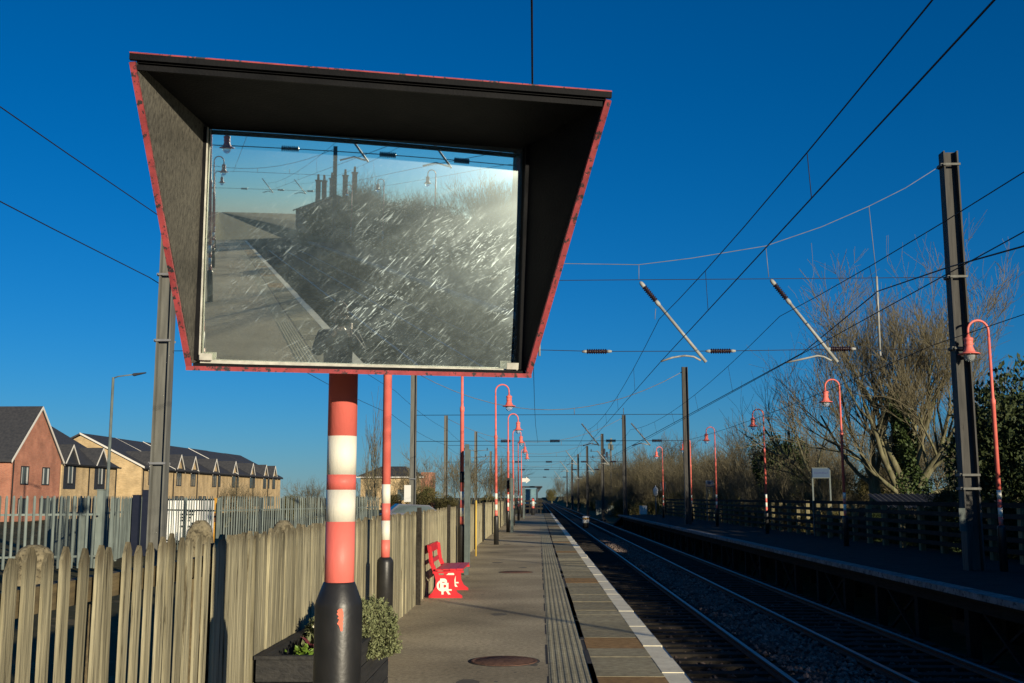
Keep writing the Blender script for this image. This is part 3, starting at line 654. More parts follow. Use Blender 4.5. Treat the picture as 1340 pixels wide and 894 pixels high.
def small_plant(name, label, cat, pos, key, nl, sp, L, w, up=.5):
    t = thing(name, label, cat, pos); b = MB()
    for k in range(nl):
        d = rdir(); d.z = abs(d.z) + up; p = Vector((rnd.gauss(0, sp), rnd.gauss(0, sp), rnd.uniform(0, .06))); leaf(b, p, d, L * rnd.uniform(.6, 1.2), w)
    b.build('foliage', M[key], t); return t
small_plant('bedding_plant', 'low bright green plant at the left end of the planter', 'plant', (-1.60, 7.45, .53), 'lime', 60, .045, .045, .010, .1)
small_plant('bedding_plant', 'low burgundy leaved plant in the planter beside the mirror pole', 'plant', (-1.45, 7.55, .53), 'burgundy', 150, .05, .09, .013, .6)
t = small_plant('flowering_plant', 'small white flowered plant peeping left of the mirror pole', 'plant', (-1.60, 8.05, .48), 'hebe', 90, .05, .12, .012, 1.2)
b = MB()
for k in range(8):
    p = Vector((rnd.gauss(0, .04), rnd.gauss(0, .04), .17 + rnd.uniform(-.03, .05)))
    for q in range(5): leaf(b, p, (math.cos(q * 1.257), math.sin(q * 1.257), .35), .02, .009)
b.build('petals', M['cream_flower'], t)
o = small_plant('weed', 'tiny pale weed sprouting from the asphalt by the planter', 'weed', (-1.20, 8.75, 0.0), 'hebe', 24, .012, .04, .006, .6)

# ------------------------------------------------------------------ bench
bn = thing('bench', 'red wooden bench with monogrammed ends against the fence', 'bench', (-1.52, 17.6, 0))
def bench_end(y):
    e = MB(); th = .05
    # lower panel: waisted panel with splayed feet
    poly = [(-.26, 0), (.28, 0), (.28, .035), (.20, .09), (.155, .18), (.15, .28), (.17, .36), (-.17, .36), (-.15, .28), (-.155, .18), (-.20, .09), (-.26, .035)]
    e.prism(poly, y, y + th); return e.build('bench_end', M['bench'], bn)
for y in (0, 1.5):
    e = bench_end(y)
    f = MB().prism([(-.17, .36), (-.10, .36), (-.19, .56), (-.225, .82), (-.285, .82), (-.255, .54)], y + .004, y + .046); f.build('back_bracket', M['bench'], bn)
    f = MB().prism([(-.20, .385), (.30, .40), (.30, .432), (-.20, .415)], y + .002, y + .048); f.build('arm_rail', M['bench'], bn)
    cur = []
    for ch, dx, dz, sz in (('C', -.140, .11, .25), ('P', -.090, .14, .24), ('R', -.070, .06, .26), ('L', .025, .12, .17)):
        fc = bpy.data.curves.new('lettering', 'FONT'); fc.body = ch; fc.size = sz; fc.extrude = .002; fc.offset = .004
        fo = bpy.data.objects.new('lettering', fc); COL.objects.link(fo)
        dg = bpy.context.evaluated_depsgraph_get(); me = bpy.data.meshes.new_from_object(fo.evaluated_get(dg)); bpy.data.objects.remove(fo)
        me.materials.clear(); me.materials.append(M['cream']); lo = bpy.data.objects.new('lettering', me); COL.objects.link(lo)
        lo.parent = e; lo.rotation_euler = (PI / 2, 0, 0); lo.location = (dx, y - .003 - .0006 * len(cur), dz); cur.append(lo)
for i in range(4): MB().box(-.15 + i * .113, -.06, .4335 + i * .0035, -.15 + i * .113 + .105, 1.62, .458 + i * .0035).build('seat_slat', M['bench'], bn)
for z, x in ((.545, -.245), (.715, -.272)):
    h = .085 if z > .7 else .05
    h = .125 if z > .7 else .06
    MB().hexa([(x, -.04, z), (x + .028, -.04, z), (x + .028, 1.6, z), (x, 1.6, z), (x - .02, -.04, z + h), (x + .008, -.04, z + h), (x + .008, 1.6, z + h), (x - .02, 1.6, z + h)]).build('back_slat', M['bench'], bn)

# ------------------------------------------------------------------ manhole covers
for x, y, r, lb in ((-.35, 10.9, .335, 'rust brown round manhole cover nearest in the platform asphalt'), (-.50, 23.6, .36, 'brown manhole cover in the asphalt level with the red bench end'), (-.55, 46.5, .36, 'farthest brown manhole cover in the shaded platform')):
    t = thing('manhole_cover', lb, 'manhole cover', (x, y, 0), 0, 'manhole covers in the platform')
    MB().lathe([(r + .02, -.02), (r + .02, .0028), (r, .003)], n=48).build('frame', M['crack'], t)
    b = MB().lathe([(r - .006, -.01), (r - .006, .0065), (r - .01, .008), (r * .9, .008), (r * .89, .0065), (r * .87, .0065), (r * .86, .008), (.03, .008)], n=48)
    b.build('lid', M['iron'], t)
# ------------------------------------------------------------------ platform furniture further on
t = thing('platform_sign', 'grey green two post sign seen edge on, beyond the bench', 'sign', (-1.62, 24.0, 0))
for y, x in ((-1.2, .10), (1.2, -.02)): MB().box(x - .045, y - .045, 0, x + .045, y + .045, 2.72).build('post', M['greypost'], t)
b = MB().hexa([(.05, -1.15, 2.22), (.075, -1.15, 2.22), (-.045, 1.15, 2.22), (-.07, 1.15, 2.22), (.05, -1.15, 2.70), (.075, -1.15, 2.70), (-.045, 1.15, 2.70), (-.07, 1.15, 2.70)]); b.build('panel', M['signwhite'], t)
o = MB().lathe([(.022, 0), (.022, 1.52)], n=10).build('yellow_pipe', M['yellowpipe'], None, (-1.74, 30.0, 0)); tag(o, 'thin yellow upright pipe beside the green sign posts', 'pipe')
t = thing('platform_sign', 'green two post sign standing edge on among the farther lamp posts', 'sign', (-1.25, 50.6, 0))
for y in (-.8, .8): MB().box(-.05, y - .05, 0, .05, y + .05, 2.5).build('post', M['greypost'], t)
MB().box(-.02, -.74, 1.9, .02, .74, 2.45).build('panel', M['greypost'], t)
t = thing('platform_sign', 'slim green sign post standing just before the platform end', 'sign', (-1.15, 84, 0))
for y in (-.6, .6): MB().box(-.05, y - .05, 0, .05, y + .05, 2.4).build('post', M['greypost'], t)
MB().box(-.02, -.54, 1.8, .02, .54, 2.35).build('panel', M['signwhite'], t)
t = thing('marker_post', 'short red and white post at the end of the near platform', 'marker post', (-.53, 99, 0))
MB().lathe([(.16, 0), (.16, .62)], n=14).build('base', M['black'], t); MB().lathe([(.13, .621), (.13, .80)], n=14).build('red_band', M['lamp_red'], t)
MB().lathe([(.135, .801), (.135, 1.25)], n=14).build('white_band', M['pole_white'], t); MB().lathe([(.13, 1.251), (.13, 1.52), (.05, 1.56)], n=14).build('red_cap', M['lamp_red'], t)
t = thing('arrow_sign', 'white arrow shaped sign pointing right above the platform end', 'sign', (-1.5, 92, 0))
MB().box(-.05, .0, 0, .05, .1, 3.0).build('post', M['greypost'], t)
MB().prism([(.05, 2.9), (.42, 2.9), (.42, 2.78), (.80, 3.06), (.42, 3.34), (.42, 3.22), (.05, 3.22)], -.03, -.005).build('arrow_board', M['signwhite'], t)
t = thing('shelter', 'small dark flat roofed shelter beyond the platform end', 'shelter', (-.75, 120, -.1))
MB().box(-1.25, -2.5, 2.78, 1.15, 2.5, 2.92).build('roof', M['clad'], t)
MB().box(-1.0, -1.8, .95, .5, -1.78, 2.6).build('glass_screen', mat('dusty shelter glazing', (.16, .27, .31), (.13, .23, .27), 2, .25, spec=.6), t)
MB().box(-1.0, -1.85, 0, .52, -1.72, .94).build('lower_panel', M['clad'], t)
for x in (-1.1, .58): MB().box(x - .06, -1.9, 0, x + .06, -1.77, 2.779).build('post', M['clad'], t)
MB().prism([(.66, 2.2), (1.1, 2.77), (.66, 2.77)], -1.9, -1.8).build('bracket', M['clad'], t)
# bushes of rubbish and barriers in shade at platform end
t = thing('barrier', 'dark timber barrier across the end of the near platform', 'barrier', (-.6, 107, 0))
for z in (.45, .8, 1.15): MB().box(-1.5, -.03, z, 1.0, .03, z + .16).build('rail', M['timber'], t)
for x in (-1.3, -.3, .8): MB().box(x - .06, .031, 0, x + .06, .15, 1.4).build('post', M['timber'], t)
# ------------------------------------------------------------------ far platform: fence, signs, shed
FXF = 11.5
ff = thing('rail_fence', 'dark post and rail timber fence along the back of the far platform', 'fence', (FXF, 50, 0))
y = -75; k = 0
while y < 97.5:
    MB().box(-.02, -.1, 0, .13, .1, 1.44 + rnd.uniform(-.02, .02)).build('post', M['post_wood'], ff, (0, y - 50, 0)); y += 1.72 + rnd.uniform(-.05, .05); k += 1
for z in (.22, .50, .78, 1.06, 1.33): MB().box(-.07, -126, z, -.022, 47.6, z + .12).build('rail', M['timber'], ff)  # same wood as the posts, darkened for the unlit side
for i, (a, z0) in enumerate(((1.33, .6), (1.06, .35), (.78, .1), (.50, -.15))):
    MB().hexa([(-.07, 47.61, a), (-.022, 47.61, a), (-.022, 50.6, z0), (-.07, 50.6, z0), (-.07, 47.61, a + .12), (-.022, 47.61, a + .12), (-.022, 50.6, z0 + .12), (-.07, 50.6, z0 + .12)]).build('end_rail', M['timber'], ff)
MB().box(-.02, 50.4, -.9, .1, 50.6, .8).build('end_post', M['post_wood'], ff)
t = thing('station_sign', 'small blue station sign on two posts behind the far fence', 'sign', (11.78, 45.3, 0))
MB().box(-.36, -.03, 2.40, .36, .0, 2.78).build('panel', M['signblue'], t)
MB().box(-.38, -.034, 2.37, .38, .004, 2.399).box(-.38, -.034, 2.781, .38, .004, 2.81).build('frame', M['greypost'], t)
b = MB(); x = -.28
for w in (.06, .04, .05, .04, .06, .04, .05, .06, .04): b.box(x, -.036, 2.56, x + w, -.0305, 2.56 + rnd.uniform(.045, .07)); x += w + .016
b.build('lettering', M['signdark'], t)
for x in (-.35, .37): MB().box(x - .03, .005, -.2, x + .03, .06, 2.78).build('post', M['greypost'], t)
t = thing('notice_board', 'small pale notice board on posts far along the far fence', 'sign', (11.6, 73.5, 0))
MB().box(-.28, -.02, 2.30, .28, .02, 2.72).build('panel', M['signblue'], t)
for x in (-.2, .26): MB().box(x - .03, .021, 0, x + .03, .07, 2.69).build('post', M['greypost'], t)
t = thing('notice_board', 'grey notice board beside the end of the far platform', 'sign', (11.3, 98.5, 0))
MB().box(-.25, -.02, 2.2, .25, .02, 2.95).build('panel', M['galv'], t); MB().box(-.04, .021, -1, .04, .09, 2.95).build('post', M['greypost'], t)
t = thing('station_lantern', 'small pale lantern on a post at the end of the far platform', 'lantern', (10.9, 101, -.4))
MB().lathe([(.06, 0), (.05, 2.1)], n=10).build('post', M['greypost'], t)
MB().lathe([(.08, 2.1), (.2, 2.25), (.24, 2.7), (.18, 2.82), (.06, 2.95), (.02, 3.1)], n=14).build('lantern_head', M['signwhite'], t)
t = thing('concrete_post', 'stout white post at the foot of the far platform ramp', 'post', (9.9, 103, -1.2))
MB().box(-.22, -.22, 0, .22, .22, 1.2).build('base', M['greypost'], t); MB().box(-.34, -.26, 1.2, .34, .26, 2.0).build('cap', M['signwhite'], t)
t = thing('track_marker', 'pale orange topped drum marker between the two tracks', 'marker', (4.0, 93, -1.0))
MB().lathe([(.24, 0), (.24, .42)], n=16).build('base', M['timber'], t); MB().lathe([(.27, .421), (.29, .5), (.29, .95), (.24, 1.0)], n=16).build('drum', M['signwhite'], t)
MB().lathe([(.295, .72), (.295, .86)], n=16).build('orange_band', M['orange'], t)
for x, y, lb in ((10.0, 104.5, 'grey equipment cabinet beyond the far platform'), (-0, 0, None)):
    if lb is None: continue
t = thing('equipment_cabinet', 'grey trackside equipment cabinet under the scrub beyond the far platform', 'cabinet', (9.6, 165, -1.1))
MB().box(-.9, -.5, 0, .9, .5, 2.2).build('case', M['galv'], t); MB().box(-.95, -.55, 2.2, .95, .55, 2.3).build('roof', M['galv'], t); MB().box(-.8, -.52, .2, -.02, -.505, 2.1).build('door', M['palis'], t)
t = thing('trackside_drum', 'round grey cable drum beside the trackside cabinet', 'drum', (10.9, 166, -1.1))
MB().lathe([(.75, -.3), (.75, -.22), (.4, -.2), (.4, .2), (.75, .22), (.75, .3)], n=24, ax=(0.2, -1, 0), org=(0, 0, .78)).build('reel', M['palis'], t)
t = thing('shed', 'low shed with a dark corrugated roof behind the far fence', 'shed', (15.3, 42, -.38))
b = MB(); poly = []
for i in range(25): poly.append((-2.0 + i * .16, 1.62 + .02 * (i % 2)))
for i in range(24):
    xa, xb = -2.6 + i * .2, -2.6 + (i + .5) * .2
    b.add([(xa, -2.2, 1.55), (xb, -2.2, 1.60), (xb, .1, 2.12), (xa, .1, 2.07)], [(0, 1, 2, 3)]); xc = xa + .2
    b.add([(xb, -2.2, 1.60), (xc, -2.2, 1.55), (xc, .1, 2.07), (xb, .1, 2.12)], [(0, 1, 2, 3)])
b.build('roof', M['tile'], t); MB().box(-2.4, -2.0, 0, 2.0, 2.0, 1.55).build('wall', M['timber'], t)

# ------------------------------------------------------------------ electrification masts
M_G = 'steel overhead line masts'
def mast(label, x, y, h, w=.34, base=-1.2, key='galv'):
    t = thing('overhead_mast', label, 'mast', (x, y, base), 0, M_G); H = h - base; wt = w * .92
    b = MB(); f = .035
    for sx in (-1, 1):
        b.hexa([(sx * w / 2 - f / 2, -w / 2, 0), (sx * w / 2 + f / 2, -w / 2, 0), (sx * w / 2 + f / 2, w / 2, 0), (sx * w / 2 - f / 2, w / 2, 0),
                (sx * wt / 2 - f / 2, -wt / 2, H), (sx * wt / 2 + f / 2, -wt / 2, H), (sx * wt / 2 + f / 2, wt / 2, H), (sx * wt / 2 - f / 2, wt / 2, H)])
    b.hexa([(-w / 2 + f / 2 + .001, -.02, 0), (w / 2 - f / 2 - .001, -.02, 0), (w / 2 - f / 2 - .001, .02, 0), (-w / 2 + f / 2 + .001, .02, 0),
            (-wt / 2 + f / 2 + .001, -.02, H), (wt / 2 - f / 2 - .001, -.02, H), (wt / 2 - f / 2 - .001, .02, H), (-wt / 2 + f / 2 + .001, .02, H)])
    b.build('column', M[key], t)
    MB().box(-.4, -.4, -.2, .4, .4, .12).build('foundation', M['brickwall'], t)
    return t
def clamp(t, z, w=.36, key='galv'):
    b = MB().box(-w / 2 - .03, -w / 2 - .02, z, w / 2 + .03, -w / 2 - .003, z + .05).box(-w / 2 - .03, w / 2 + .003, z, w / 2 + .03, w / 2 + .02, z + .05)
    b.box(-w / 2 - .07, -w / 2 + .03, z, -w / 2 - .005, w / 2 - .03, z + .06); return b.build('clamp', M[key], t)
pr = at(1269, 651, 24.2).x; pl_ = at(207, 651, 24.2).x; topR = at(1241, 200, 24.2).z; 
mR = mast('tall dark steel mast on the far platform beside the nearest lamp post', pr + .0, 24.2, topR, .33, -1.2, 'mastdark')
mL = mast('tall grey steel mast behind the left fence, left of the mirror', pl_, 24.2, topR + .05, .31)
for z in (topR - .35, at(1255, 365, 24.2).z, at(1255, 458, 24.2).z, 1.75, 2.05): clamp(mR, z + 1.2, .33)
MB().box(-.34, -.22, 1.2 + .85, -.20, -.2, 1.2 + 1.35).build('number_plate', M['palis'], mR)
for z in (topR - .35, at(213, 362, 24.2).z, at(210, 448, 24.2).z, 2.35): clamp(mL, z + 1.2, .31, 'steelrope')
mspots = [(at(900, 651, 65.4).x, 65.4, 9.5, 'steel mast on the right, second from the viewer, among the far platform lamps'),
          (at(540, 651, 65.4).x, 65.4, 9.5, 'grey steel mast on the left carrying a white box'),
          (at(818, 651, 104).x, 104, 9.5, 'steel mast on the right just beyond the far platform end'),
          (at(583, 651, 104).x, 104, 9.5, 'plain steel mast on the left between two red lamp posts'),
          (at(789, 651, 135).x, 135, 9.5, 'steel mast on the right with the radio aerials behind it'),
          (at(622.5, 651, 131).x, 131, 9.6, 'steel mast on the left with crossarms, above the green sign posts'),
          (at(769, 651, 165).x, 165, 9.4, 'fourth steel mast along the right side beyond the aerials'),
          (at(642, 651, 183).x, 183, 9.4, 'slim far steel mast just left of the fourth red lamp post'),
          (at(757, 651, 196).x, 196, 9.4, 'fifth far steel mast on the right, left of the aerials'),
          (at(749, 651, 226).x, 226, 9.4, 'sixth far steel mast on the right, nearest the vanishing tracks'),
          (at(656, 651, 215).x, 215, 9.3, 'very distant steel mast behind the left lamp posts'),
          (8.0, 262, 9.2, 'distant steel mast where the right scrub meets the tracks'), (8.0, 305, 9.2, 'most distant steel mast beside the tracks'),
          (pr, -16, 9.5, 'steel mast on the far platform behind the viewer, seen in the mirror'), (pl_, -16, 9.5, 'steel mast on the fence side behind the viewer, seen in the mirror'),
          (pr, -58, 9.5, 'more distant steel mast behind the viewer on the far platform side'), (pl_, -58, 9.5, 'more distant steel mast behind the viewer on the fence side')]
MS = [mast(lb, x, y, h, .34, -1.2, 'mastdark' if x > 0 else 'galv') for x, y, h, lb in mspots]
o = MB().box(-.28, -.30, 2.55, .12, -.19, 3.55); o.build('white_box', M['signwhite'], MS[1], (-.2, -.02, 0)); clamp(MS[1], 3.9, .34, 'steelrope')
def cross_arms(t, side):
    b = MB()
    for z in (7.6, 8.4): b.tube([(0, -.22, z), (side * 1.6, -.22, z + .15)], .035, 6)
    b.tube([(0, -.22, 6.6), (side * 1.5, -.22, 7.6)], .03, 6); b.build('crossarm', M['galv'], t)
    c = MB()
    for z in (7.6, 8.4):
        for q in range(5): c.lathe([(.03, q * .07), (.08, q * .07 + .02), (.03, q * .07 + .06)], n=8, ax=(0, 0, 1), org=(side * (1.2 + .2 * (z > 8)), -.22, z + .05))
    c.build('insulator', M['insul'], t)
cross_arms(MS[5], 1); cross_arms(MS[5], -1); cross_arms(MS[4], -1)

# ------------------------------------------------------------------ headspans and registration arms
def insul(b, c, ax, L=.6, r=.075, n=9):
    ax = Vector(ax).normalized(); c = Vector(c)
    prof = []
    for q in range(n):
        z = -L / 2 + L * q / n; d = L / n; prof += [(.035, z), (r, z + d * .35), (r * .92, z + d * .55), (.035, z + d * .95)]
    b.lathe(prof, n=12, ax=ax, org=c)
def sagline(a, c, sag, n=14): return [Vector(a).lerp(Vector(c), t / n) - Vector((0, 0, sag * 4 * (t / n) * (1 - t / n))) for t in range(n + 1)]
def headspan(label, Y, det, dims):
    t = thing('headspan', label, 'wire span', (0, 0, 0), 0, 'wire spans across the tracks'); n_ = 6 if det else 4
    up = dims['upper']; MB().tube(up, .008 if det else .02, n_).build('span_wire', M['steelrope'], t)
    for ln in dims['lower']: MB().tube(ln, .008 if det else .016, n_).build('cross_wire', M['wire'], t)
    for c in dims['ins']:
        b = MB(); insul(b, c, (1, 0, .0), .46 if det else .6, .062 if det else .11); b.build('insulator', M['insul'], t)
        if det:
            for s in (-1, 1): MB().lathe([(.032, -.04), (.038, 0), (.022, .07)], n=10, ax=(s, 0, 0), org=Vector(c) + Vector((s * .27, 0, 0))).build('end_cap', M['tubealu'], t)
    for rod in dims['rods']: MB().tube(rod, .008 if det and len(rod) == 2 else .02, n_).build('dropper', M['steelrope'], t)
    for top, bot, reg in dims['arms']:
        top, bot = Vector(top), Vector(bot); d = (bot - top).normalized()
        if det:
            b = MB(); insul(b, top + d * .40, d, .42, .07, 8); b.build('insulator', M['insul'], t)
            MB().lathe([(.02, -.12), (.045, -.08), (.05, 0), (.04, .04)], n=10, ax=d, org=top + d * .16).build('end_cap', M['tubealu'], t)
            MB().lathe([(.04, -.05), (.05, 0), (.05, .05), (.035, .10)], n=10, ax=d, org=top + d * .66).build('end_cap', M['tubealu'], t)
        MB().tube([top + d * .7, bot], .036 if det else .04, 10 if det else 4).build('arm', M['tubealu'], t)
        MB().tube(reg, .022 if det else .03, 8 if det else 4).build('registration_arm', M['tubealu'], t)
    for rd in dims.get('bars', []): MB().tube(rd, .026, 8).build('hanger_rod', M['tubealu'], t)
    return t
YH = 24.2; A = lambda px, py: at(px, py, YH)
zU = A(836, 365).z
mLx, mRx = pl_ + .2, pr - .2
upper = [Vector((mLx, YH, topR - .30)), Vector((-6.2, YH, 8.3)), Vector((-3.6, YH, 7.55)), Vector((-.9, YH, 7.05)), A(735, 345), A(836, 346.5), A(905, 338), A(1002, 322), A(1075, 297), A(1137, 270), A(1185, 246), A(1226, 220)]
midw = [Vector((mLx, YH, A(730, 367).z + .02)), A(730, 367), A(1000, 365), A(1240, 363)]
low = [Vector((mLx, YH, A(706, 458).z + .02)), A(706, 458), A(781, 460), A(943, 459.5), A(1100, 457), A(1250, 457)]
headspan('near headspan with wires, insulators and arms crossing between the two nearest masts', YH, True, dict(
    upper=upper, lower=[midw, low], ins=[A(781, 460), A(943, 459.5), A(1100, 456.7), Vector((-3.0, YH, A(706, 458).z))],
    rods=[[A(836, 346.5), A(836, 366)], [A(1002, 322), A(1006, 363)], [A(1137, 270), A(1147, 362)], [Vector((-.05, YH, 6.98)), A(705.5, 405)], [A(858, 404), A(857, 418)]],
    arms=[(A(836, 367), A(924, 474), [A(917, 472), A(908, 467), A(896, 465.5), A(880, 468), A(865, 473)]),
          (A(1007, 364), A(1096, 474), [A(1088, 472), A(1078, 467), A(1070, 465.5), A(1050, 470), A(1029, 474.5)])],
    bars=[[A(1147, 362), A(1151.5, 458)], [A(1151.7, 460), A(1152, 466)], [A(705.5, 405), A(706, 466)]]))
def simple_span(label, Y, xl, xr, ztop):
    zc = 4.72; zm = 5.0; f = lambda x, z: Vector((x, Y, z))
    up = sagline(f(xl + .15, ztop - .3), f(xr - .15, ztop - .3), 2.3)
    headspan(label, Y, False, dict(upper=up, lower=[[f(xl, zm), f(xr, zm)], [f(xl, 6.6), f(xr, 6.6)]], ins=[f(-2, zm), f(1.0, zm), f(4.4, zm), f(7.2, zm)],
        rods=[[f(2.2, 6.6), f(2.2, 7.0)], [f(5.2, 6.6), f(5.2, 7.0)]], arms=[(f(2.2, 6.6), f(3.7, 4.7), [f(3.6, 4.75), f(3.2, 4.85), f(2.7, 4.7)]), (f(5.2, 6.6), f(6.8, 4.7), [f(6.7, 4.75), f(6.2, 4.85), f(5.7, 4.7)])]))
simple_span('second headspan crossing the tracks between the second pair of masts', 65.4, mspots[1][0], mspots[0][0], 9.5)
simple_span('third headspan crossing the tracks beyond the platform ends', 104, mspots[3][0], mspots[2][0], 9.5)
simple_span('fourth headspan, small in the distance above the far tracks', 133, mspots[5][0], mspots[4][0], 9.5)
simple_span('fifth headspan, tiny where the tracks draw together', 183, mspots[7][0], 7.4, 9.4)
simple_span('headspan behind the viewer, seen only in the mirror', -16, pl_, pr, 9.5)
simple_span('distant headspan behind the viewer, seen only in the mirror', -58, pl_, pr, 9.5)

SUP = [-58, -16, 24.2, 65.4, 104, 134, 165, 196, 226, 262, 305, 360]
def ohl(label_c, label_m, xs, zc=4.66, zm=5.66, key=0):
    c = thing('contact_wire', label_c, 'wire', (0, 0, 0), 0, 'overhead wires'); m_ = thing('catenary_wire', label_m, 'wire', (0, 0, 0), 0, 'overhead wires')
    pc = [Vector((xs[i % len(xs)], y, zc)) for i, y in enumerate(SUP)]
    MB().tube(pc, .008, 5).build('wire', M['wire'], c)
    pm = []
    for i in range(len(SUP) - 1):
        a = Vector((xs[i % len(xs)] * .97 + .06, SUP[i], zm)); b_ = Vector((xs[(i + 1) % len(xs)] * .97 + .06, SUP[i + 1], zm)); sg = .55 * (SUP[i + 1] - SUP[i]) / 41
        L_ = sagline(a, b_, sg, 12); pm += L_ if i == 0 else L_[1:]
        for k in (2, 4, 6, 8, 10):
            q = L_[k]; tt = k / 12; z_ = zc
            if q.y < 170 and abs(q.y) < 170:
                x_ = pc[i].x + (pc[i + 1].x - pc[i].x) * tt
                MB().tube([q, Vector((x_, q.y, zc))], .0045, 4).build('dropper', M['wire'], m_)
    MB().tube(pm, .0075, 5).build('wire', M['wire'], m_)
X1 = A(865, 473).x; X2 = A(1029, 474.5).x
ohl('lower overhead wire of the near track, ending at the left registration arm', 'upper overhead wire of the near track with thin droppers', [X1, X1 + .12, X1, X1 + .1, X1, X1 - .1], A(865, 473).z, A(857, 418).z)
ohl('lower overhead wire of the far track, ending at the right registration arm', 'upper overhead wire of the far track with thin droppers', [X2, X2 - .1, X2, X2 + .1, X2 + .05, X2], A(1029, 474.5).z, A(1030, 414).z)
def longwire(label, pts, r=.009, nm='feeder_wire'):
    o = MB().tube(pts, r, 5).build(nm, M['wire']); tag(o, label, 'wire', 'overhead wires'); return o
xl1, zl1 = at(213, 285, 24.2).x, at(213, 285, 24.2).z; zl2 = at(213, 363, 24.2).z
def runs(x, z, sag, x2=None):
    out = []
    S_ = [-58, -16, 24.2, 65.4, 104, 131, 183]
    for i in range(len(S_) - 1):
        L_ = sagline((x, S_[i], z), (x, S_[i + 1], z), sag, 8); out += L_ if i == 0 else L_[1:]
    return out
longwire('upper of the two wires crossing the sky left of the mirror', runs(xl1 - .02, zl1, .25), .011)
longwire('lower of the two wires crossing the sky left of the mirror', runs(xl1 - .25, zl2, .25), .011)
q0 = at(1220, 452, 24.2); longwire('wire strung along the right hand masts in front of the bare tree', [p + Vector((q0.x - xl1, 0, 0)) for p in runs(xl1, q0.z, .2)], .009)
# second conductor beside the far contact wire, clipped to the hanger rod
q1 = at(1149, 381, 24.2); q2 = at(1340, 322, 14.5)
longwire('thick dark wire sweeping over the far track, upper of the crossing pair at right', [Vector((q2.x + .0, -14, q2.z + .25)), q2, at(1240, 350, 19), q1, at(1100, 421, 28), at(1050, 462, 33), Vector((5.75, 65.4, 4.75)), Vector((5.7, 104, 4.8))], .014)
longwire('vertical looking black cable running overhead above the platform behind the mirror', [Vector((-.05, -58, 6.5)), Vector((-.04, -10, 6.5)), Vector((-.045, 10.2, 6.5)), Vector((-.09, 24, 6.45)), Vector((-.17, 37, 6.5)), Vector((-.2, 57, 6.48)), Vector((-.19, 74, 6.5)), Vector((-.05, 98, 6.5))], .0125, 'feeder_cable')
# aerial mast beyond the scrub
t = thing('radio_mast', 'slim radio mast with pale panel aerials behind the right masts', 'radio mast', (at(800, 651, 190).x, 190, 0))
MB().tube([(0, 0, -1), (0, 0, 11.6)], .16, 8).build('column', M['galv'], t)
for dx, dz in ((.3, 10.3), (-.3, 10.5), (.1, 11.4), (-1.15, 9.6), (-1.1, 8.3), (-.7, 9.0)): MB().box(dx - .17, -.4, dz - .5, dx + .17, -.2, dz + .5).build('aerial', M['palis'] if dx > -.5 else M['navy'], t)
MB().tube([(0, -.1, 9.0), (-1.1, -.1, 9.0)], .06, 6).build('bracket', M['galv'], t)

# ------------------------------------------------------------------ left side: palisade, van, lamp, houses
def palisade(label, A_, B_, h=1.83, z0=-.16, sp=.155, posts=2.7, pw=.065):
    A_ = Vector(A_); B_ = Vector(B_); L = (B_ - A_).length; rz = math.atan2(B_.y - A_.y, B_.x - A_.x)
    t = thing('palisade_fence', label, 'fence', (A_.x, A_.y, z0), rz); n_ = int(L / sp); p0 = None
    for i in range(n_ + 1):
        if p0 is None:
            w = pw / 2; b = MB()
            poly = [(-w, 0), (-w * .35, -.018), (w * .35, -.018), (w, 0), (w, .003), (w * .35, -.014), (-w * .35, -.014), (-w, .003)]
            b.prism(poly, .04, h - .10, 'z')
            b.add([(-w, 0, h - .10), (-w * .35, -.018, h - .10), (w * .35, -.018, h - .10), (w, 0, h - .10), (-w * .8, -.006, h - .03), (0, -.01, h), (w * .8, -.006, h - .03)], [(0, 1, 4), (1, 2, 5), (2, 3, 6), (1, 5, 4), (2, 6, 5)])
            p0 = b.build('pale', M['palis'], t)
            p = p0
        else:
            p = p0.copy(); COL.objects.link(p); p.parent = t
        p.location = (i * sp, -.03, 0); p.rotation_euler = (rnd.uniform(-.01, .01), rnd.uniform(-.008, .008), rnd.uniform(-.06, .06))
    for z in (.3, h - .5): MB().box(-.02, -.012, z, L + .02, .03, z + .05).build('rail', M['palis'], t)
    x = 0
    while x <= L + .01: MB().box(x - .05, .032, -.1, x + .05, .13, h - .06).build('post', M['palis'], t); x += posts
    return t
def gx(px, Y): return (at(px, 651, Y).x, Y, 0)
palisade('grey palisade fence at the far left, in front of the red brick house', gx(-45, 26), gx(131, 27))
palisade('grey palisade gate leaf standing folded back beside the left palisade', gx(64, 31.5), gx(131, 28.0), sp=.12)
palisade('short dense run of grey palisade left of the left mast', gx(137, 28.5), gx(196, 37.5), sp=.165)
palisade('grey palisade in front of the white container, right of the left mast', gx(197, 38), gx(281, 34.3), sp=.19)
palisade('long grey palisade fence running behind the mirror pole to its far end', gx(290, 34.7), gx(495, 47), sp=.155)
t = thing('gate_post', 'broad pale steel gate post where the left palisade ends', 'post', gx(132.5, 27.3)); t.location.z = -.15
MB().box(-.08, -.08, 0, .08, .08, 1.95).build('column', M['palis'], t)
MB().box(-.1, -.1, 1.951, .1, .1, 1.97).build('cap', M['palis'], t)
for px, lb, h in ((179.5, 'navy upright post left of the left mast, shorter of two', 1.85), (192, 'navy upright post close to the left mast, taller of two', 2.0)):
    t = thing('navy_post', lb, 'post', (at(px, 651, 33).x, 33, -.15), 0, 'navy posts by the left mast'); MB().box(-.10, -.10, 0, .10, .10, h - .02).build('column', M['navy'], t); MB().box(-.115, -.115, h - .019, .115, .115, h).build('cap', M['navy'], t)
xa, xb = at(204, 651, 42).x, at(264, 651, 42).x
t = thing('storage_container', 'white storage container behind the palisade with a pattern of small dark marks', 'container', ((xa + xb) / 2, 43.2, -.15)); w = (xb - xa) / 2
b = MB().box(-w, -1.2, .05, w, 1.2, 1.66)
b.build('body', M['van'], t)
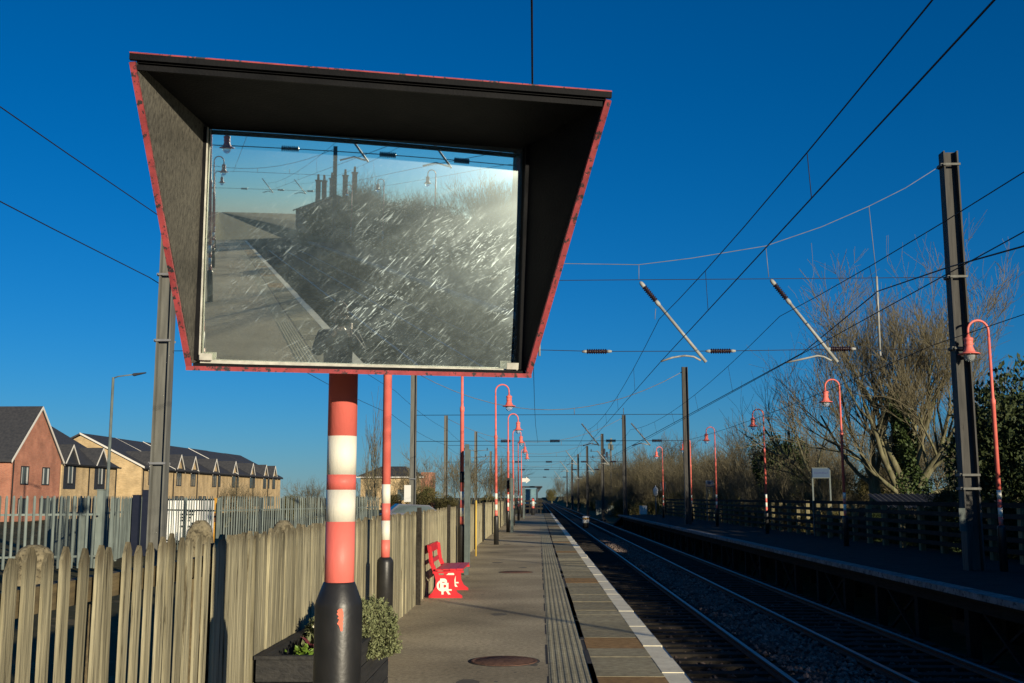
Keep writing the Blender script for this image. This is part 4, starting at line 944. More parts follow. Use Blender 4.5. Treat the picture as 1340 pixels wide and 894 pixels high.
MB().box(-w - .03, -1.23, 1.66, w + .03, 1.23, 1.72).build('roof', M['clad'], t)
for i in range(10): MB().box(-w + .1 + i * (2 * w - .2) / 10, -1.225, .15, -w + .1 + i * (2 * w - .2) / 10 + .02, -1.2, 1.6).build('panel_rib', M['van'], t)
b = MB(); vx = at(247, 651, 42).x - (xa + xb) / 2
for j in range(6):
    for i in range(4):
        if rnd.random() < .75: b.box(vx - .28 + i * .15, -1.245, .62 + j * .115, vx - .28 + i * .15 + rnd.uniform(.06, .12), -1.226, .62 + j * .115 + .07)
b.build('dark_marks', M['black'], t)  # small dark marks standing in for an unreadable pattern
MB().box(-w, -1.1, -.05, w, 1.1, .049).build('skid', M['black'], t)
o = MB().box(-.07, -.05, 0, .07, .05, 1.75); xo = at(284, 651, 36.0).x
t = thing('amber_post', 'amber yellow panel post at the right end of the white container', 'post', (xo, 36.0, -.15)); o.build('panel', M['orange'], t)
MB().box(-.055, -.056, .95, .055, -.051, 1.25).build('stain_plate', M['iron'], t)
# boulders
def boulder(label, x, y, r, h):
    t = MB(); n1, n2 = 18, 12; vs = []
    for j in range(n2 + 1):
        f = j / n2
        for i in range(n1):
            a = 2 * PI * i / n1; rr = r * (1.0 if f < .62 else math.sqrt(max(0, 1 - ((f - .62) / .40) ** 2.2))); sq = 1 / max(abs(math.cos(a)), abs(math.sin(a))) ** .45
            rr *= sq * (1 + .06 * math.sin(3 * a + f * 5 + x) + rnd.uniform(-.02, .02)); vs.append((rr * math.cos(a), rr * .8 * math.sin(a), h * f))
    t.add(vs, [(j * n1 + i, j * n1 + (i + 1) % n1, (j + 1) * n1 + (i + 1) % n1, (j + 1) * n1 + i) for j in range(n2) for i in range(n1)])
    t.f.append(tuple(n2 * n1 + i for i in range(n1))); t.sm.append(False)
    o = t.build('boulder', M['boulder'], None, (x, y, -.15)); return tag(o, label, 'boulder', 'boulders behind the wooden fence')
def bld(px, py, Y, r, lb): p = at(px, py, Y); boulder(lb, p.x, Y, r, p.z + .15)
bld(263, 681, 21, .27, 'domed brown boulder showing above the fence, right of the left mast')
bld(45, 713, 22, .36, 'pale domed boulder low behind the pickets at the far left')
bld(371, 681, 22, .27, 'domed boulder behind the fence, midway between mast and mirror pole')
# street lamp
ys_ = 57; p0 = at(140, 651, ys_); p1 = at(147, 494, ys_)
t = thing('street_lamp', 'tall slim grey street lamp with one bent arm in front of the houses', 'street lamp', (p0.x, ys_, -.15))
H = p1.z + .15; MB().lathe([(.14, 0), (.14, 1.2), (.09, 1.3), (.07, H)], n=12).build('column', M['palis'], t)
q = at(176, 490, ys_); q2 = at(191, 487.5, ys_); MB().tube([(0, 0, H - .05), (.25, 0, H + .05), (q.x - p0.x, 0, q.z + .15)], .035, 8).build('arm', M['palis'], t)
a = Vector((q.x - p0.x, 0, q.z + .15)); c = Vector((q2.x - p0.x, 0, q2.z + .15)); MB().hexa([a + Vector((-.05, -.12, -.09)), c + Vector((0, -.06, -.04)), c + Vector((0, .06, -.04)), a + Vector((-.05, .12, -.09)), a + Vector((-.05, -.12, .05)), c + Vector((0, -.06, .01)), c + Vector((0, .06, .01)), a + Vector((-.05, .12, .05))]).build('lamp_head', M['clad'], t)

def window(par, x, y, z, w, h, mid=1, curtain=True):
    """window in a facade that faces +x; x is the wall face"""
    f = MB(); fr = .07
    f.box(x + .003, y - w / 2, z, x + .06, y - w / 2 + fr, z + h).box(x + .003, y + w / 2 - fr, z, x + .06, y + w / 2, z + h)
    f.box(x + .003, y - w / 2 + fr + .001, z, x + .06, y + w / 2 - fr - .001, z + fr).box(x + .003, y - w / 2 + fr + .001, z + h - fr, x + .06, y + w / 2 - fr - .001, z + h)
    for k in range(mid): yy = y - w / 2 + w * (k + 1) / (mid + 1); f.box(x + .003, yy - .03, z + fr + .001, x + .055, yy + .03, z + h - fr - .001)
    o = f.build('window', M['winframe'], par)
    MB().box(x + .004, y - w / 2 + fr, z + fr, x + .02, y + w / 2 - fr, z + h - fr).build('pane', M['pane'], o)
    if curtain:
        MB().box(x + .0205, y - w / 2 + fr + .02, z + fr + .02, x + .024, y - w / 2 + fr + .02 + w * rnd.uniform(.12, .22), z + h - fr - .02).build('curtain', M['curtain'], o)
        MB().box(x + .0205, y + w / 2 - fr - .02 - w * rnd.uniform(.12, .22), z + fr + .02, x + .024, y + w / 2 - fr - .02, z + h - fr - .02).build('curtain', M['curtain'], o)
    return o
G0 = -.2
# red brick house: gable towards the railway, ridge running away from it
FXH = -39.0; y0, y1 = 78.8, 87.0; ym = (y0 + y1) / 2; ze, zr = 4.55, 8.55
t = thing('brick_house', 'red brick gabled house with dark tiled roof at the far left', 'house', (FXH, ym, 0))
wl = MB().prism([(y0 - ym, G0), (y1 - ym, G0), (y1 - ym, ze), (0, zr), (y0 - ym, ze)], -14, 0, 'x').build('wall', M['redbrick'], t)
for sgn, a, c in ((1, y0 - ym, 0), (-1, y1 - ym, 0)):
    d = -.35 if sgn > 0 else .35; zz = ze - .32
    MB().hexa([(-14.3, a + d, zz + .02), (.14, a + d, zz + .02), (.14, 0, zr + .02), (-14.3, 0, zr + .02), (-14.3, a + d, zz + .2), (.14, a + d, zz + .2), (.14, 0, zr + .2), (-14.3, 0, zr + .2)]).build('roof', M['tile'], t)
    MB().hexa([(.141, a + d, zz - .02), (.2, a + d, zz - .02), (.2, 0, zr - .02), (.141, 0, zr - .02), (.141, a + d, zz + .17), (.2, a + d, zz + .17), (.2, 0, zr + .17), (.141, 0, zr + .17)]).build('verge', M['verge'], t)
for px in (29.5, 57.5): yy = -FXH * 1400 / (705 - px) - ym; window(t, 0, yy, 2.62, 1.25, 1.4)
for px in (29.5, 57.5): yy = -FXH * 1400 / (705 - px) - ym; window(t, 0, yy, .3, 1.6, 1.3)
MB().tube([(.08, y0 - ym + .12, G0), (.08, y0 - ym + .12, ze - .1)], .05, 6).build('downpipe', M['black'], t)

# buff house with two dark clad dormers and hipped end
y0, y1 = 87.25, 98.6; ze, zr = 4.45, 8.2; W2 = 10
t = thing('buff_house', 'buff brick house with two dark clad dormers beside the red one', 'house', (FXH, y0, 0)); L = y1 - y0
MB().box(-W2, 0, G0, 0, L, ze).build('wall', M['yellowbrick'], t)
rf = MB().add([(.3, -.1, ze - .1), (.3, L + .3, ze - .1), (-W2 - .3, L + .3, ze - .1), (-W2 - .3, -.1, ze - .1), (-W2 / 2, -.1, zr), (-W2 / 2, L - 3.6, zr)], [(0, 1, 5, 4), (1, 2, 5), (2, 3, 4, 5), (0, 4, 3), (3, 2, 1, 0)]).build('roof', M['tile'], t)
def gablet(t, y, w, zb, z1, zt, key, x=0.0, roofback=2.6):
    """gable-fronted dormer: front panel plus two little roof planes"""
    xf = x + (.04 if key == 'clad' else .012)
    MB().prism([(y - w / 2, zb), (y + w / 2, zb), (y + w / 2, z1), (y, zt), (y - w / 2, z1)], x + .001, xf, 'x').build('dormer_front', M[key], t)
    xb = x - roofback
    MB().prism([(y - w / 2, z1 - .5), (y + w / 2, z1 - .5), (y + w / 2, z1), (y, zt), (y - w / 2, z1)], xb, x - .001, 'x').build('dormer_cheek', M['tile'], t)
    for s in (-1, 1):
        e = y + s * (w / 2 + .22); ez = z1 - .22 * (zt - z1) / (w / 2)
        MB().hexa([(xb, e, ez), (x + .22, e, ez), (x + .22, y, zt), (xb, y, zt), (xb, e, ez + .15), (x + .22, e, ez + .15), (x + .22, y, zt + .15), (xb, y, zt + .15)]).build('dormer_roof', M['tile'], t)
        MB().hexa([(x + .221, e, ez - .02), (x + .27, e, ez - .02), (x + .27, y, zt - .02), (x + .221, y, zt - .02), (x + .221, e, ez + .13), (x + .27, e, ez + .13), (x + .27, y, zt + .13), (x + .221, y, zt + .13)]).build('verge', M['verge'], t)
for px in (89.5, 129.5):
    yy = -FXH * 1400 / (705 - px) - y0; gablet(t, yy, 2.3, 2.35, 4.55, 5.9, 'clad'); window(t, .041, yy, 2.75, 1.15, 1.55)
for yy in (5.2, L - .2): MB().tube([(.09, yy, G0), (.09, yy, ze - .15)], .05, 6).build('downpipe', M['black'], t)
MB().box(.25, -.1, ze - .17, .36, L + .3, ze - .04).build('gutter', M['black'], t)

# terrace: seven houses in a row, each a thing
FT = -37.9; ye = [102, 110.6, 118.4, 126.2, 134, 141.8, 149.6, 157.5]
dpx = [197.5, 234, 252.7, 280.8, 306.4, 329.5, 347, 359]
nm = ['first terraced house at the near end with a buff gable wall', 'terraced house partly behind the left mast', 'terraced house just right of the left mast', 'fourth terraced house, its gablet above the white container',
      'fifth terraced house counted from the near end', 'sixth terraced house, last but one of the row', 'last terraced house at the far end of the row']
for i in range(7):
    a, c = ye[i], ye[i + 1]; L = c - a - .004; ze, zr = 4.5, 7.62 + (.0 if i % 2 else .03)
    t = thing('terraced_house', 'buff brick ' + nm[i], 'house', (FT, a, 0), 0, 'terraced houses beyond the palisade')
    MB().prism([(0, G0), (0, ze), (-6.1, zr - .12), (-12.2, ze), (-12.2, G0)], 0, L, 'y').build('wall', M['yellowbrick'], t)
    for s in (1, -1):
        xe, xr = (.32, -6.1) if s > 0 else (-12.5, -6.1); zz = ze - .12
        y_0 = -.18 if i == 0 else .001; y_1 = L + (.2 if i == 6 else 0)
        MB().hexa([(xe, y_0, zz), (xr, y_0, zr), (xr, y_1, zr), (xe, y_1, zz), (xe, y_0, zz + .16), (xr, y_0, zr + .16), (xr, y_1, zr + .16), (xe, y_1, zz + .16)]).build('roof', M['tile'], t)
    if i in (0, 1, 2, 4):
        y_0 = -.23 if i == 0 else -.06
        MB().hexa([(.34, y_0, ze - .10), (-6.1, y_0, zr + .02), (-6.1, y_0 + .045, zr + .02), (.34, y_0 + .045, ze - .10), (.34, y_0, ze + .09), (-6.1, y_0, zr + .20), (-6.1, y_0 + .045, zr + .20), (.34, y_0 + .045, ze + .09)]).build('verge', M['verge'], t)
    MB().box(.29, .01, ze - .2, .40, L - .01, ze - .07).build('gutter', M['black'], t)
    MB().tube([(.09, .3, G0), (.09, .3, ze - .2)], .05, 6).build('downpipe', M['black'], t)
    for px in dpx:
        yy = -FT * 1400 / (705 - px)
        if a <= yy < c:
            gablet(t, yy - a, 2.3, 2.7, 4.5, 6.0, 'yellowbrick'); window(t, .013, yy - a, 2.85, 1.5, 1.5, 1, False)
    for off in (1.6, 3.2): window(t, 0, off, .5, 1.0, 1.3, 1, False)
    if i >= 3: window(t, 0, .9, 2.9, .8, 1.35, 1, False)

# hipped pavilion house far left of the line
t = thing('bungalow', 'distant buff building with a hipped roof behind dark bushes', 'house', (at(515, 651, 165).x, 165, 0))
MB().box(-4.6, -3, G0, 4.4, 3, 4.7).build('wall', M['yellowbrick'], t)
MB().add([(-5.3, -3.6, 4.7), (5.0, -3.6, 4.7), (5.0, 3.6, 4.7), (-5.3, 3.6, 4.7), (-1.9, 0, 6.35), (1.8, 0, 6.35)], [(0, 1, 5, 4), (1, 2, 5), (2, 3, 4, 5), (3, 0, 4), (3, 2, 1, 0)]).build('roof', M['tile'], t)
MB().box(-5.3, -3.66, 4.55, 5.0, -3.62, 4.72).build('fascia', M['verge'], t)
MB().box(4.401, -2, G0, 6.2, 2, 5.4).build('wing', M['redbrick'], t)
for x in (-3.3, -.9, 1.5, 3.3): MB().box(x - .5, -3.04, 1.2, x + .5, -3.003, 2.8).build('window', M['pane'], t)
# parked car half hidden by the fence
t = thing('parked_car', 'dark blue parked car whose roof shows above the wooden fence', 'car', (at(550, 651, 56).x, 56, -.15), .25)
body = [(-2.0, .30), (2.05, .30), (2.1, .62), (1.95, .80), (1.0, .92), (.35, 1.36), (-1.2, 1.44), (-1.75, 1.0), (-2.05, .9)]
b = MB(); b.prism(body, -.82, .82, 'y'); b.build('body', M['cargrey'], t)
b = MB().prism([(.85, .94), (.33, 1.31), (-1.15, 1.38), (-1.55, 1.0)], -.826, .826, 'y'); b.build('side_window', M['pane'], t)
for sx in (-1.25, 1.3):
    for sy in (-.8, .8): w_ = MB().lathe([(.30, -.1), (.31, 0), (.30, .1)], n=18, ax=(0, 1, 0), org=(sx, sy, .31)).build('wheel', M['tyre'], t)
# ------------------------------------------------------------------ trees and scrub
def grow(b, p, d, L, r, lev, maxlev, ns=5, spread=.5, up=.25, kids=(3, 5), rmin=.004, wob=.12, out=None, sides=(7, 5, 4, 3, 3, 3)):
    """recursive tapered branch"""
    seg = max(2, ns - lev); pts = [p.copy()]; rs = [r]; dd = d.copy(); q = p.copy()
    for i in range(seg):
        dd = (dd + Vector((rnd.gauss(0, wob), rnd.gauss(0, wob), rnd.gauss(0, wob) + up * .25))).normalized()
        q = q + dd * (L / seg); pts.append(q.copy()); rs.append(max(rmin, r * (1 - .62 * (i + 1) / seg)))
    tgt = out[min(lev, len(out) - 1)] if out else b
    tgt.tube(pts, rs, sides[min(lev, 5)], False)
    if lev >= maxlev: return
    k = rnd.randint(*kids)
    for i in range(k):
        f = (.30 + .70 * (i + rnd.random()) / k) if lev else (.35 + .65 * (i + rnd.random()) / k)
        j = min(seg, max(1, int(f * seg + .5))); base = pts[j]; r2 = rs[j] * rnd.uniform(.5, .75)
        dirn = (pts[j] - pts[j - 1]).normalized(); a = rdir(); side = (a - dirn * a.dot(dirn)).normalized()
        nd = (dirn * (1 - spread * .4) + side * spread * rnd.uniform(.7, 1.3) + Vector((0, 0, up))).normalized()
        grow(b, base, nd, L * rnd.uniform(.50, .74), max(rmin, r2), lev + 1, maxlev, ns, spread, up, kids, rmin, wob, out, sides)
# the big bare tree behind the far fence
bx = at(1187, 651, 45).x
t = thing('bare_tree', 'large bare spreading tree with ivy on its trunk behind the far fence', 'tree', (bx, 45, .0)); t.scale = (1.06, 1.06, 1.06)
rnd.seed(17); big = MB(); fine = MB(); out = [big, big, big, fine, fine, fine]
stems = [(-.75, .15, .9, 4.1, .15), (-.35, -.2, 1.1, 4.6, .17), (.0, .2, 1.3, 4.9, .19), (.35, .0, 1.1, 4.6, .17), (.85, .1, .75, 4.2, .15), (1.35, .2, .36, 4.0, .12), (.6, -.5, 1.0, 4.0, .12), (-.15, .5, 1.0, 4.5, .13), (-.95, -.3, .55, 3.5, .11)]
big.tube([Vector((0, 0, -.6)), Vector((.03, 0, .3)), Vector((0, .02, .9)), Vector((.02, 0, 1.6)), Vector((.05, .0, 2.3))], [.52, .42, .36, .34, .26], 12, False)
for dx, dy, dz, L, r in stems:
    grow(big, Vector((dx * .1, dy * .1, rnd.uniform(.9, 1.9))), Vector((dx, dy, dz)).normalized(), L, r, 1, 5, 7, .56, .27, (5, 6), .0065, .12, out)
MB.build(big, 'trunk', M['bark'], t); fine.build('crown', M['twig'], t)
iv = MB()
for k in range(11000):
    z = 5.6 * rnd.random() ** 1.05; a = rnd.uniform(0, 2 * PI); rr = (.50 if z < 1.6 else .55 + .1 * math.sin(z * 4)) * (1 + .35 * math.sin(a * 3 + z * 2)) * rnd.uniform(.55, 1.15) * (1 - z / 11)
    ox = .20 * math.sin(z * .9) * (z > 1); p = Vector((rr * math.cos(a) + ox, rr * math.sin(a), z)); leaf(iv, p, rdir() + Vector((0, 0, -.3)), rnd.uniform(.08, .15), rnd.uniform(.035, .06))
iv.build('ivy', M['ivy'], t)
# second leaning tree left of it
bx2 = at(1146, 651, 47).x
rnd.seed(23)
t = thing('bare_tree', 'slimmer bare tree with a dark trunk left of the large ivy clad tree', 'tree', (bx2, 47, 0))
big = MB(); fine = MB(); out = [big, big, fine, fine, fine, fine]
big.tube([Vector((0, 0, -.6)), Vector((0, 0, 1.2)), Vector((-.05, 0, 2.6))], [.3, .26, .22], 10, False)
for dx, dy, dz, L, r in ((-.3, 0, 1, 4.4, .14), (.25, .1, 1, 4.2, .13), (-1, .1, .75, 3.8, .10), (-.6, -.3, .9, 4.0, .10)):
    grow(big, Vector((dx * .05, 0, 2.2 + rnd.uniform(-.4, .3))), Vector((dx, dy, dz)).normalized(), L, r, 1, 4, 6, .55, .22, (4, 5), .0055, .11, out)
big.build('trunk', M['bark'], t); fine.build('crown', M['twig'], t)
# leaning bare tree nearer the sign
rnd.seed(29)
t = thing('bare_tree', 'leaning bare tree behind the blue station sign', 'tree', (at(1088, 651, 53).x, 53, .2))
big = MB(); fine = MB(); out = [big, big, fine, fine, fine]
big.tube([Vector((0, 0, -.6)), Vector((-.15, 0, .8)), Vector((-.7, 0, 1.9))], [.2, .17, .15], 8, False)
for dx, dy, dz, L, r in ((-.9, 0, 1, 3.9, .11), (-.4, .2, 1, 3.6, .09), (-1.2, -.1, .5, 3.0, .08), (.5, 0, 1, 3.2, .08)):
    grow(big, Vector((-.6 + dx * .03, 0, 1.8)), Vector((dx, dy, dz)).normalized(), L, r, 1, 4, 6, .5, .25, (4, 5), .006, .12, out)
big.build('trunk', M['bark'], t); fine.build('crown', M['twig'], t)

# scrub prototypes: bare multi stem bushes
def scrub_proto(h, nst, seed, leafy=0):
    rnd.seed(seed); t = thing('bare_bush', 'x', 'bush', (0, 0, 0)); b = MB(); f = MB(); out = [b, f, f, f, f]
    for k in range(nst):
        a = rnd.uniform(0, 2 * PI); o_ = Vector((rnd.gauss(0, .5), rnd.gauss(0, .5), -.2)); d = Vector((math.cos(a) * .42, math.sin(a) * .42, 1)).normalized()
        grow(b, o_, d, h * rnd.uniform(.45, .68), .030 * h / 5 * rnd.uniform(.8, 1.3) + .012, 0, 3, 5, .55, .22, (4, 6), .0085, .12, out, (5, 3, 3, 3, 3, 3))
    b.build('stems', M['bark'], t); f.build('twigs', M['twig'], t)
    if leafy:
        c = MB()
        for k in range(leafy):
            d = rdir(); rr = rnd.random() ** .4; p = Vector((d.x * rr * h * .36, d.y * rr * h * .36, h * .33 + d.z * rr * h * .36)); leaf(c, p, rdir(), rnd.uniform(.12, .24), .05)
        c.build('leaves', M['scrubleaf'], t)
    return t
def ever_proto(r, h, n, name='evergreen_bush', key='evergreen', seed=3, col=True):
    rnd.seed(seed); t = thing(name, 'x', 'bush', (0, 0, 0)); c = MB(); lobes = []
    for k in range(26):
        d = rdir(); f = rnd.random() ** .5; lobes.append((Vector((d.x * r * .62 * f, d.y * r * .62 * f, h * (.48 + .40 * d.z * f))), r * rnd.uniform(.28, .46)))
    for k in range(n):
        ce, rr = lobes[k % len(lobes)]; d = rdir(); p = ce + d * rr * rnd.uniform(.75, 1.08)
        if p.z < .05: p.z = rnd.uniform(.05, .4)
        leaf(c, p, d + rdir() * .9, rnd.uniform(.08, .15), rnd.uniform(.025, .042))
    c.build('foliage', M[key], t); tr = MB().tube([(0, 0, -.5), (.05, 0, h * .3), (0, .05, h * .7)], [r * .12, r * .08, .04], 7)
    tr.build('stem', M['bark'], t); return t
SC = [scrub_proto(5.6, 7, 11), scrub_proto(6.0, 6, 12), scrub_proto(5.2, 8, 13, 500), scrub_proto(5.8, 7, 14, 0)]
EV = [ever_proto(1.9, 3.9, 20000, seed=21), ever_proto(1.7, 3.6, 18000, seed=22)]
OL = [ever_proto(2.0, 3.2, 13000, 'scrub_bush', 'scrubleaf', 31), ever_proto(1.6, 2.4, 9000, 'scrub_bush', 'scrubleaf', 32)]
used = set()
def put(protos, x, y, s, lb, grp, sz=1.0, z=None):
    pr_ = protos[rnd.randrange(len(protos))]; z = ground_z(x, y) if z is None else z
    if pr_.name not in used: used.add(pr_.name); o = pr_
    else: o = dup(pr_)
    o.location = (x, y, z); o.rotation_euler = (0, 0, rnd.uniform(0, 6.28)); o.scale = (s, s, s * sz); o['label'] = lb; o['group'] = grp; return o
rnd.seed(99)
G_H = 'evergreen hedge bushes along the far platform, behind the viewer'
y = -24.0
while y < 27:   # evergreen row along the far platform fence: throws the shade on the tracks
    put(EV, 13.6 + rnd.uniform(-.3, .3), y, rnd.uniform(.90, 1.0), 'evergreen hedge bush beside the far platform, seen only in the mirror', G_H, rnd.uniform(.88, .98), -.2); y += 2.1 + rnd.uniform(-.2, .3)
o = put(EV, 13.3, 30.4, 1.22, 'dark tall evergreen at the right edge behind the nearest far lamp post', 'dark evergreens behind the far fence', 1.25, -.2)
o = put(EV, 15.4, 31.8, 1.25, 'dark evergreen filling the extreme right edge', 'dark evergreens behind the far fence', 1.2, -.2)
o = put(EV, 14.0, 36.4, .62, 'low dark evergreen bush below the tall evergreen, right of the shed', 'dark evergreens behind the far fence', .9)
o = put(EV, at(1021, 651, 63).x, 63, 1.1, 'dark conifer like evergreen among bare scrub behind the third far lamp post', 'dark evergreens behind the far fence', 1.35)
o = put(OL, at(1052, 651, 58).x, 58, .9, 'dark olive bush between evergreen and blue station sign', 'dark evergreens behind the far fence', .9)
G_S = 'bare scrub bushes on the right bank'
y = 47
rows = []
while y < 420:
    st = 2.0 + y * .022
    for r_ in range(3):
        x = 13.0 + r_ * 3.2 + rnd.uniform(-.8, .8) - (1.3 if y > 112 else 0)
        rows.append((x, y + rnd.uniform(-1, 1), r_))
    y += st
def zonelab(y, r_):
    z = ['by the far lamp posts', 'behind the middle of the far fence', 'beyond the end of the far platform', 'far down the line by the small masts', 'in the distance where the tracks vanish'][0 if y < 62 else 1 if y < 90 else 2 if y < 130 else 3 if y < 220 else 4]
    return ['front row', 'middle row', 'back row'][r_] + ' scrub bush on the right bank ' + z
for x, y, r_ in rows:
    if y < 52 and r_ == 0: s = .45
    elif y < 70: s = rnd.uniform(.62, .85)
    elif y < 130: s = rnd.uniform(.72, 1.0)
    else: s = rnd.uniform(.9, 1.35)
    put(SC if rnd.random() < .72 else OL, x, y, s * (1 if r_ else .8), zonelab(y, r_), zonelab(y, r_), rnd.uniform(.85, 1.15))
for x, y in ((12.9, 31.5), (13.0, 33.4), (12.8, 35.2), (12.9, 37.0), (12.7, 38.9), (12.9, 29.4), (12.8, 40.6)):  # low row added to keep the sun off the far fence
    put([EV[1]], x, y, rnd.uniform(.44, .52), 'low dark evergreen bush between far fence and shed', 'low evergreens behind the far fence', .85, -.2)
# undergrowth close behind the far fence
for k in range(26):
    y = 40 + k * 2.4 + rnd.uniform(-.6, .6)
    if 40 < y < 43.5: continue
    put([OL[1]], 12.9 + rnd.uniform(-.3, .5), y, rnd.uniform(.42, .68), 'low brown undergrowth bush close behind the far platform fence', 'undergrowth bushes behind the far fence', .9)
# left side bushes
for px, Y, s, P_, lb in ((385, 85, .62, OL, 'brown bush above the palisade right of the terrace end'), (408, 88, .58, SC, 'bare brown bush above the palisade, right hand of two'), (432, 90, .5, OL, 'small bush seen just left of the mirror pole'),
        (470, 100, .6, OL, 'olive bush right of the mirror pole below the hipped building'), (490, 96, .75, SC, 'reddish bare bush in front of the hipped building'), (512, 92, .66, OL, 'olive bush behind the second red lamp post'), (535, 98, .75, SC, 'bare bush beside the white box on the mast'),
        (556, 90, .85, OL, 'dark rounded bush right of the white box mast'), (572, 98, .95, SC, 'bare bush in front of the plain left mast'), (585, 88, .8, OL, 'dark bush behind the fence left of the third red lamp post'), (610, 110, 1.0, SC, 'bare brown bush behind the green sign posts'),
        (628, 120, 1.0, SC, 'bare bush right of the green sign posts'), (640, 130, .9, OL, 'olive bush left of the fourth red lamp post'), (655, 150, 1.0, SC, 'distant bare bush between the left lamp posts'), (668, 170, 1.1, SC, 'far bare bush left of the shelter'), (690, 320, 1.6, OL, 'distant olive tree clump behind the shelter'), (722, 480, 1.7, OL, 'sunlit distant clump where the tracks vanish'), (733, 560, 1.9, SC, 'faint distant bare clump at the vanishing point'),
        (300, 66, .42, SC, 'thin bare shrub in front of the terrace behind the palisade'), (325, 64, .42, SC, 'second thin bare shrub before the terrace, further right')):
    put(P_, at(px, 651, Y).x, Y, s, lb, 'bushes left of the line', 1.0, -.15)
# tall thin saplings by the hipped building
rnd.seed(5)
for px, Y, h, lb in ((495, 80, 4.6, 'tall thin bare sapling just right of the mirror pole'), (484, 84, 3.8, 'shorter thin bare sapling between mirror pole and second lamp post')):
    t = thing('sapling', lb, 'sapling', (at(px, 651, Y).x, Y, -.15)); b = MB(); f = MB(); grow(b, Vector((0, 0, 0)), Vector((0, 0, 1)), h, .05, 0, 2, 6, .3, .5, (8, 10), .008, .05, [b, f, f]); b.build('trunk', M['bark'], t); f.build('crown', M['twig'], t)

# ------------------------------------------------------------------ station house behind the viewer (seen in the mirror)
t = thing('station_house', 'old dark station house with five tall chimneys, visible only in the mirror', 'house', (17.0, -104, -.2), .1)
MB().prism([(-6, 0), (6, 0), (6, 3.6), (0, 6.0), (-6, 3.6)], -6, 6, 'y').build('wall', M['redbrick'], t)
for s in (-1, 1): MB().hexa([(s * 6.5, -6.4, 3.4), (0, -6.4, 6.05), (0, 6.4, 6.05), (s * 6.5, 6.4, 3.4), (s * 6.5, -6.4, 3.6), (0, -6.4, 6.25), (0, 6.4, 6.25), (s * 6.5, 6.4, 3.6)]).build('roof', M['tile'], t)
for x, y, h in ((-2.6, 3, 8.3), (-1.6, 2, 8.3), (-.4, 3, 8.7), (1.7, 3, 9.3), (3.3, 2, 9.9)):
    c = MB().box(x - .38, y - .38, 3, x + .38, y + .38, h).box(x - .5, y - .5, h, x + .5, y + .5, h + .25).build('chimney', M['redbrick'], t)
    MB().lathe([(.22, h + .25), (.17, h + 1.1), (.2, h + 1.15)], x, y, 12).build('chimney_pot', M['redbrick'], c)
for x in (-4, 0, 4): MB().box(x - .7, 6.01, 1.2, x + .7, 6.05, 3.0).build('window', M['pane'], t)
G_M = 'bare trees behind the viewer, seen in the mirror'
rnd.seed(41)
for k in range(46):
    y = -34 - 80 * (k / 46); x = rnd.uniform(13, 24 + 6 * (k / 46))
    put(SC + OL + OL, x, y, rnd.uniform(.75, 1.05), 'bare tree by the station house, seen only in the mirror', G_M)
for k in range(24):
    y = -27 - 3.1 * k
    put(EV, 13.4 + rnd.uniform(-.3, .3), y, rnd.uniform(.8, .95) * (1.45 if y < -36 else 1), 'evergreen hedge bush beside the far platform, seen only in the mirror', G_H, .9, -.2)  # farther bushes enlarged to shade the platform behind the viewer

# ------------------------------------------------------------------ the photographer, seen only in the mirror
def skin_mesh(name, verts, edges, radii, m, parent, sub=2):
    me = bpy.data.meshes.new(name); me.from_pydata(verts, edges, []); o = bpy.data.objects.new(name, me); COL.objects.link(o)
    md = o.modifiers.new('skin', 'SKIN'); md.use_smooth_shade = True
    for i, r in enumerate(radii): me.skin_vertices[0].data[i].radius = r if hasattr(r, '__len__') else (r, r)
    me.skin_vertices[0].data[0].use_root = True
    s2 = o.modifiers.new('sub', 'SUBSURF'); s2.levels = sub; s2.render_levels = sub
    dg = bpy.context.evaluated_depsgraph_get(); m2 = bpy.data.meshes.new_from_object(o.evaluated_get(dg)); bpy.data.objects.remove(o)
    m2.materials.clear(); m2.materials.append(m)
    for q in m2.polygons: q.use_smooth = True
    o = bpy.data.objects.new(name, m2); COL.objects.link(o); o.parent = parent; return o
skinm = mat('skin tone', (0.50, 0.28, 0.19), (0.45, 0.24, 0.16), 20, .5); coatm = mat('dark blue coat', (0.02, 0.025, 0.045), (0.03, 0.035, 0.055), 12, .85, bump=.3)
trm = mat('dark trousers', (0.03, 0.03, 0.032), (0.02, 0.02, 0.022), 14, .9); hairm = mat('dark wool hat', (0.10, 0.02, 0.03), (0.07, 0.015, 0.02), 40, .95, bump=.6)
pn = thing('person', 'person in a dark coat and hat holding a camera, seen only in the mirror', 'person', (0, -.30, 0), 0)
# one continuous body: pelvis root, legs, trunk, arms raised to the face, neck and head (faces +y)
V = [(0, 0, .95), (0, -.01, 1.15), (0, -.01, 1.36), (0, .0, 1.47), (0, .02, 1.53), (0, .04, 1.62), (0, .045, 1.70),
     (.10, 0, .88), (.11, .02, .50), (.11, 0, .09), (.12, .14, .035), (-.10, 0, .88), (-.11, .02, .50), (-.11, 0, .09), (-.12, .14, .035),
     (.19, 0, 1.41), (.27, .06, 1.20), (.09, .20, 1.46), (.07, .215, 1.54), (-.19, 0, 1.41), (-.27, .06, 1.20), (-.09, .20, 1.46), (-.07, .215, 1.54)]
E_ = [(0, 1), (1, 2), (2, 3), (3, 4), (4, 5), (5, 6), (0, 7), (7, 8), (8, 9), (9, 10), (0, 11), (11, 12), (12, 13), (13, 14), (2, 15), (15, 16), (16, 17), (17, 18), (2, 19), (19, 20), (20, 21), (21, 22)]
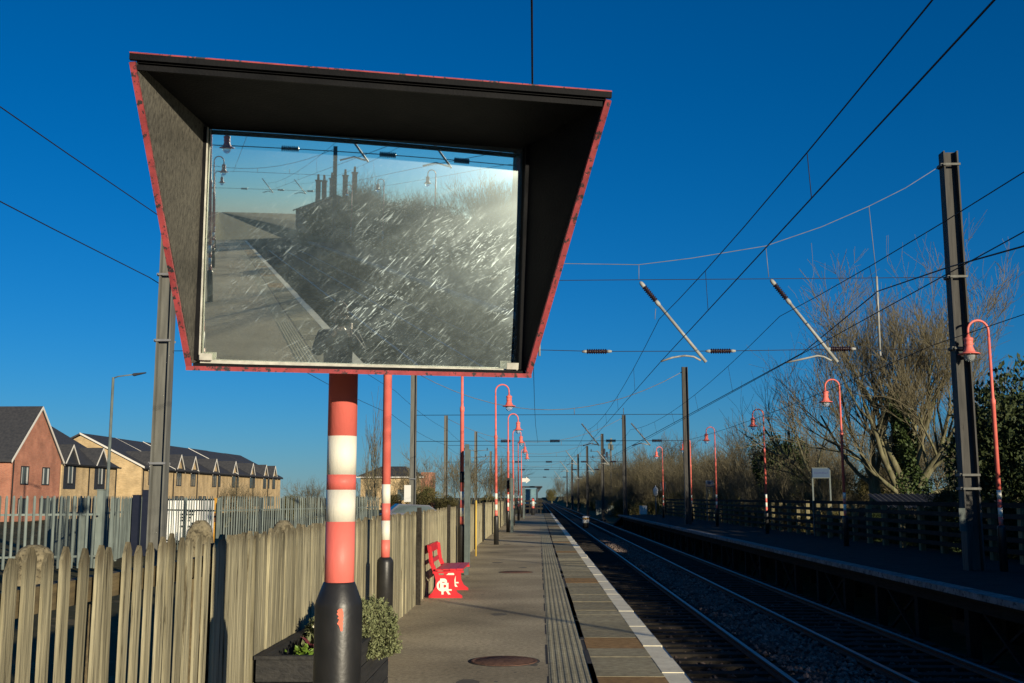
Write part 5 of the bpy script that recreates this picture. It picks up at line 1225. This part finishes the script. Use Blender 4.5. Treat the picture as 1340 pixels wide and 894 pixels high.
R_ = [(.15, .10), (.145, .10), (.16, .105), .062, .055, .085, .075, .085, .055, .038, .04, .085, .055, .038, .04, .06, .045, .032, .035, .06, .045, .032, .035]
skin_mesh('body', V, E_, R_, skinm, pn)
skin_mesh('coat', [V[i] for i in (0, 1, 2, 3, 15, 16, 17, 19, 20, 21)] + [(0, 0, .80)], [(0, 1), (1, 2), (2, 3), (2, 4), (4, 5), (5, 6), (2, 7), (7, 8), (8, 9), (0, 10)],
          [(.185, .135), (.18, .13), (.20, .135), .08, .085, .068, .05, .085, .068, .05, (.19, .14)], coatm, pn)
skin_mesh('trousers', [V[i] for i in (0, 7, 8, 9, 11, 12, 13)], [(0, 1), (1, 2), (2, 3), (0, 4), (4, 5), (5, 6)], [(.16, .11), .105, .075, .06, .105, .075, .06], trm, pn)
MB().lathe([(.098, 1.655), (.102, 1.70), (.09, 1.76), (.05, 1.80), (.012, 1.812)], 0, .03, 20).build('hat', hairm, pn)
for s in (-1, 1):
    MB().lathe([(.004, -.012), (.011, 0), (.004, .012)], n=10, ax=(0, 1, 0), org=(s * .033, .118, 1.635)).build('eye', M['black'], pn)
    MB().lathe([(.006, -.03), (.02, -.01), (.02, .012), (.006, .03)], n=10, ax=(0, .2, 1), org=(s * .088, .03, 1.62)).build('ear', skinm, pn)
    for k in range(4): MB().tube([(s * (.085 - k * .004), .212 + .004 * k, 1.56 - k * .018 + .02), (s * .105, .235, 1.56 - k * .018 + .02), (s * .085, .258, 1.565 - k * .018 + .02)], [.009, .009, .007], 8).build('finger', skinm, pn)
MB().hexa([(-.012, .115, 1.595), (.012, .115, 1.595), (.014, .12, 1.60), (-.014, .12, 1.60), (-.006, .118, 1.635), (.006, .118, 1.635), (.006, .124, 1.635), (-.006, .124, 1.635)]).build('nose', skinm, pn)
cb = thing('camera', 'small black camera held to the eye of the person, seen only in the mirror', 'camera', (0, -.30, 0))
MB().box(-.065, .205, 1.555, .065, .238, 1.635).build('camera_body', M['black'], cb)
MB().lathe([(.03, 0), (.03, .012), (.026, .022)], n=20, ax=(0, 1, 0), org=(0, .239, 1.595)).build('lens', M['black'], cb)
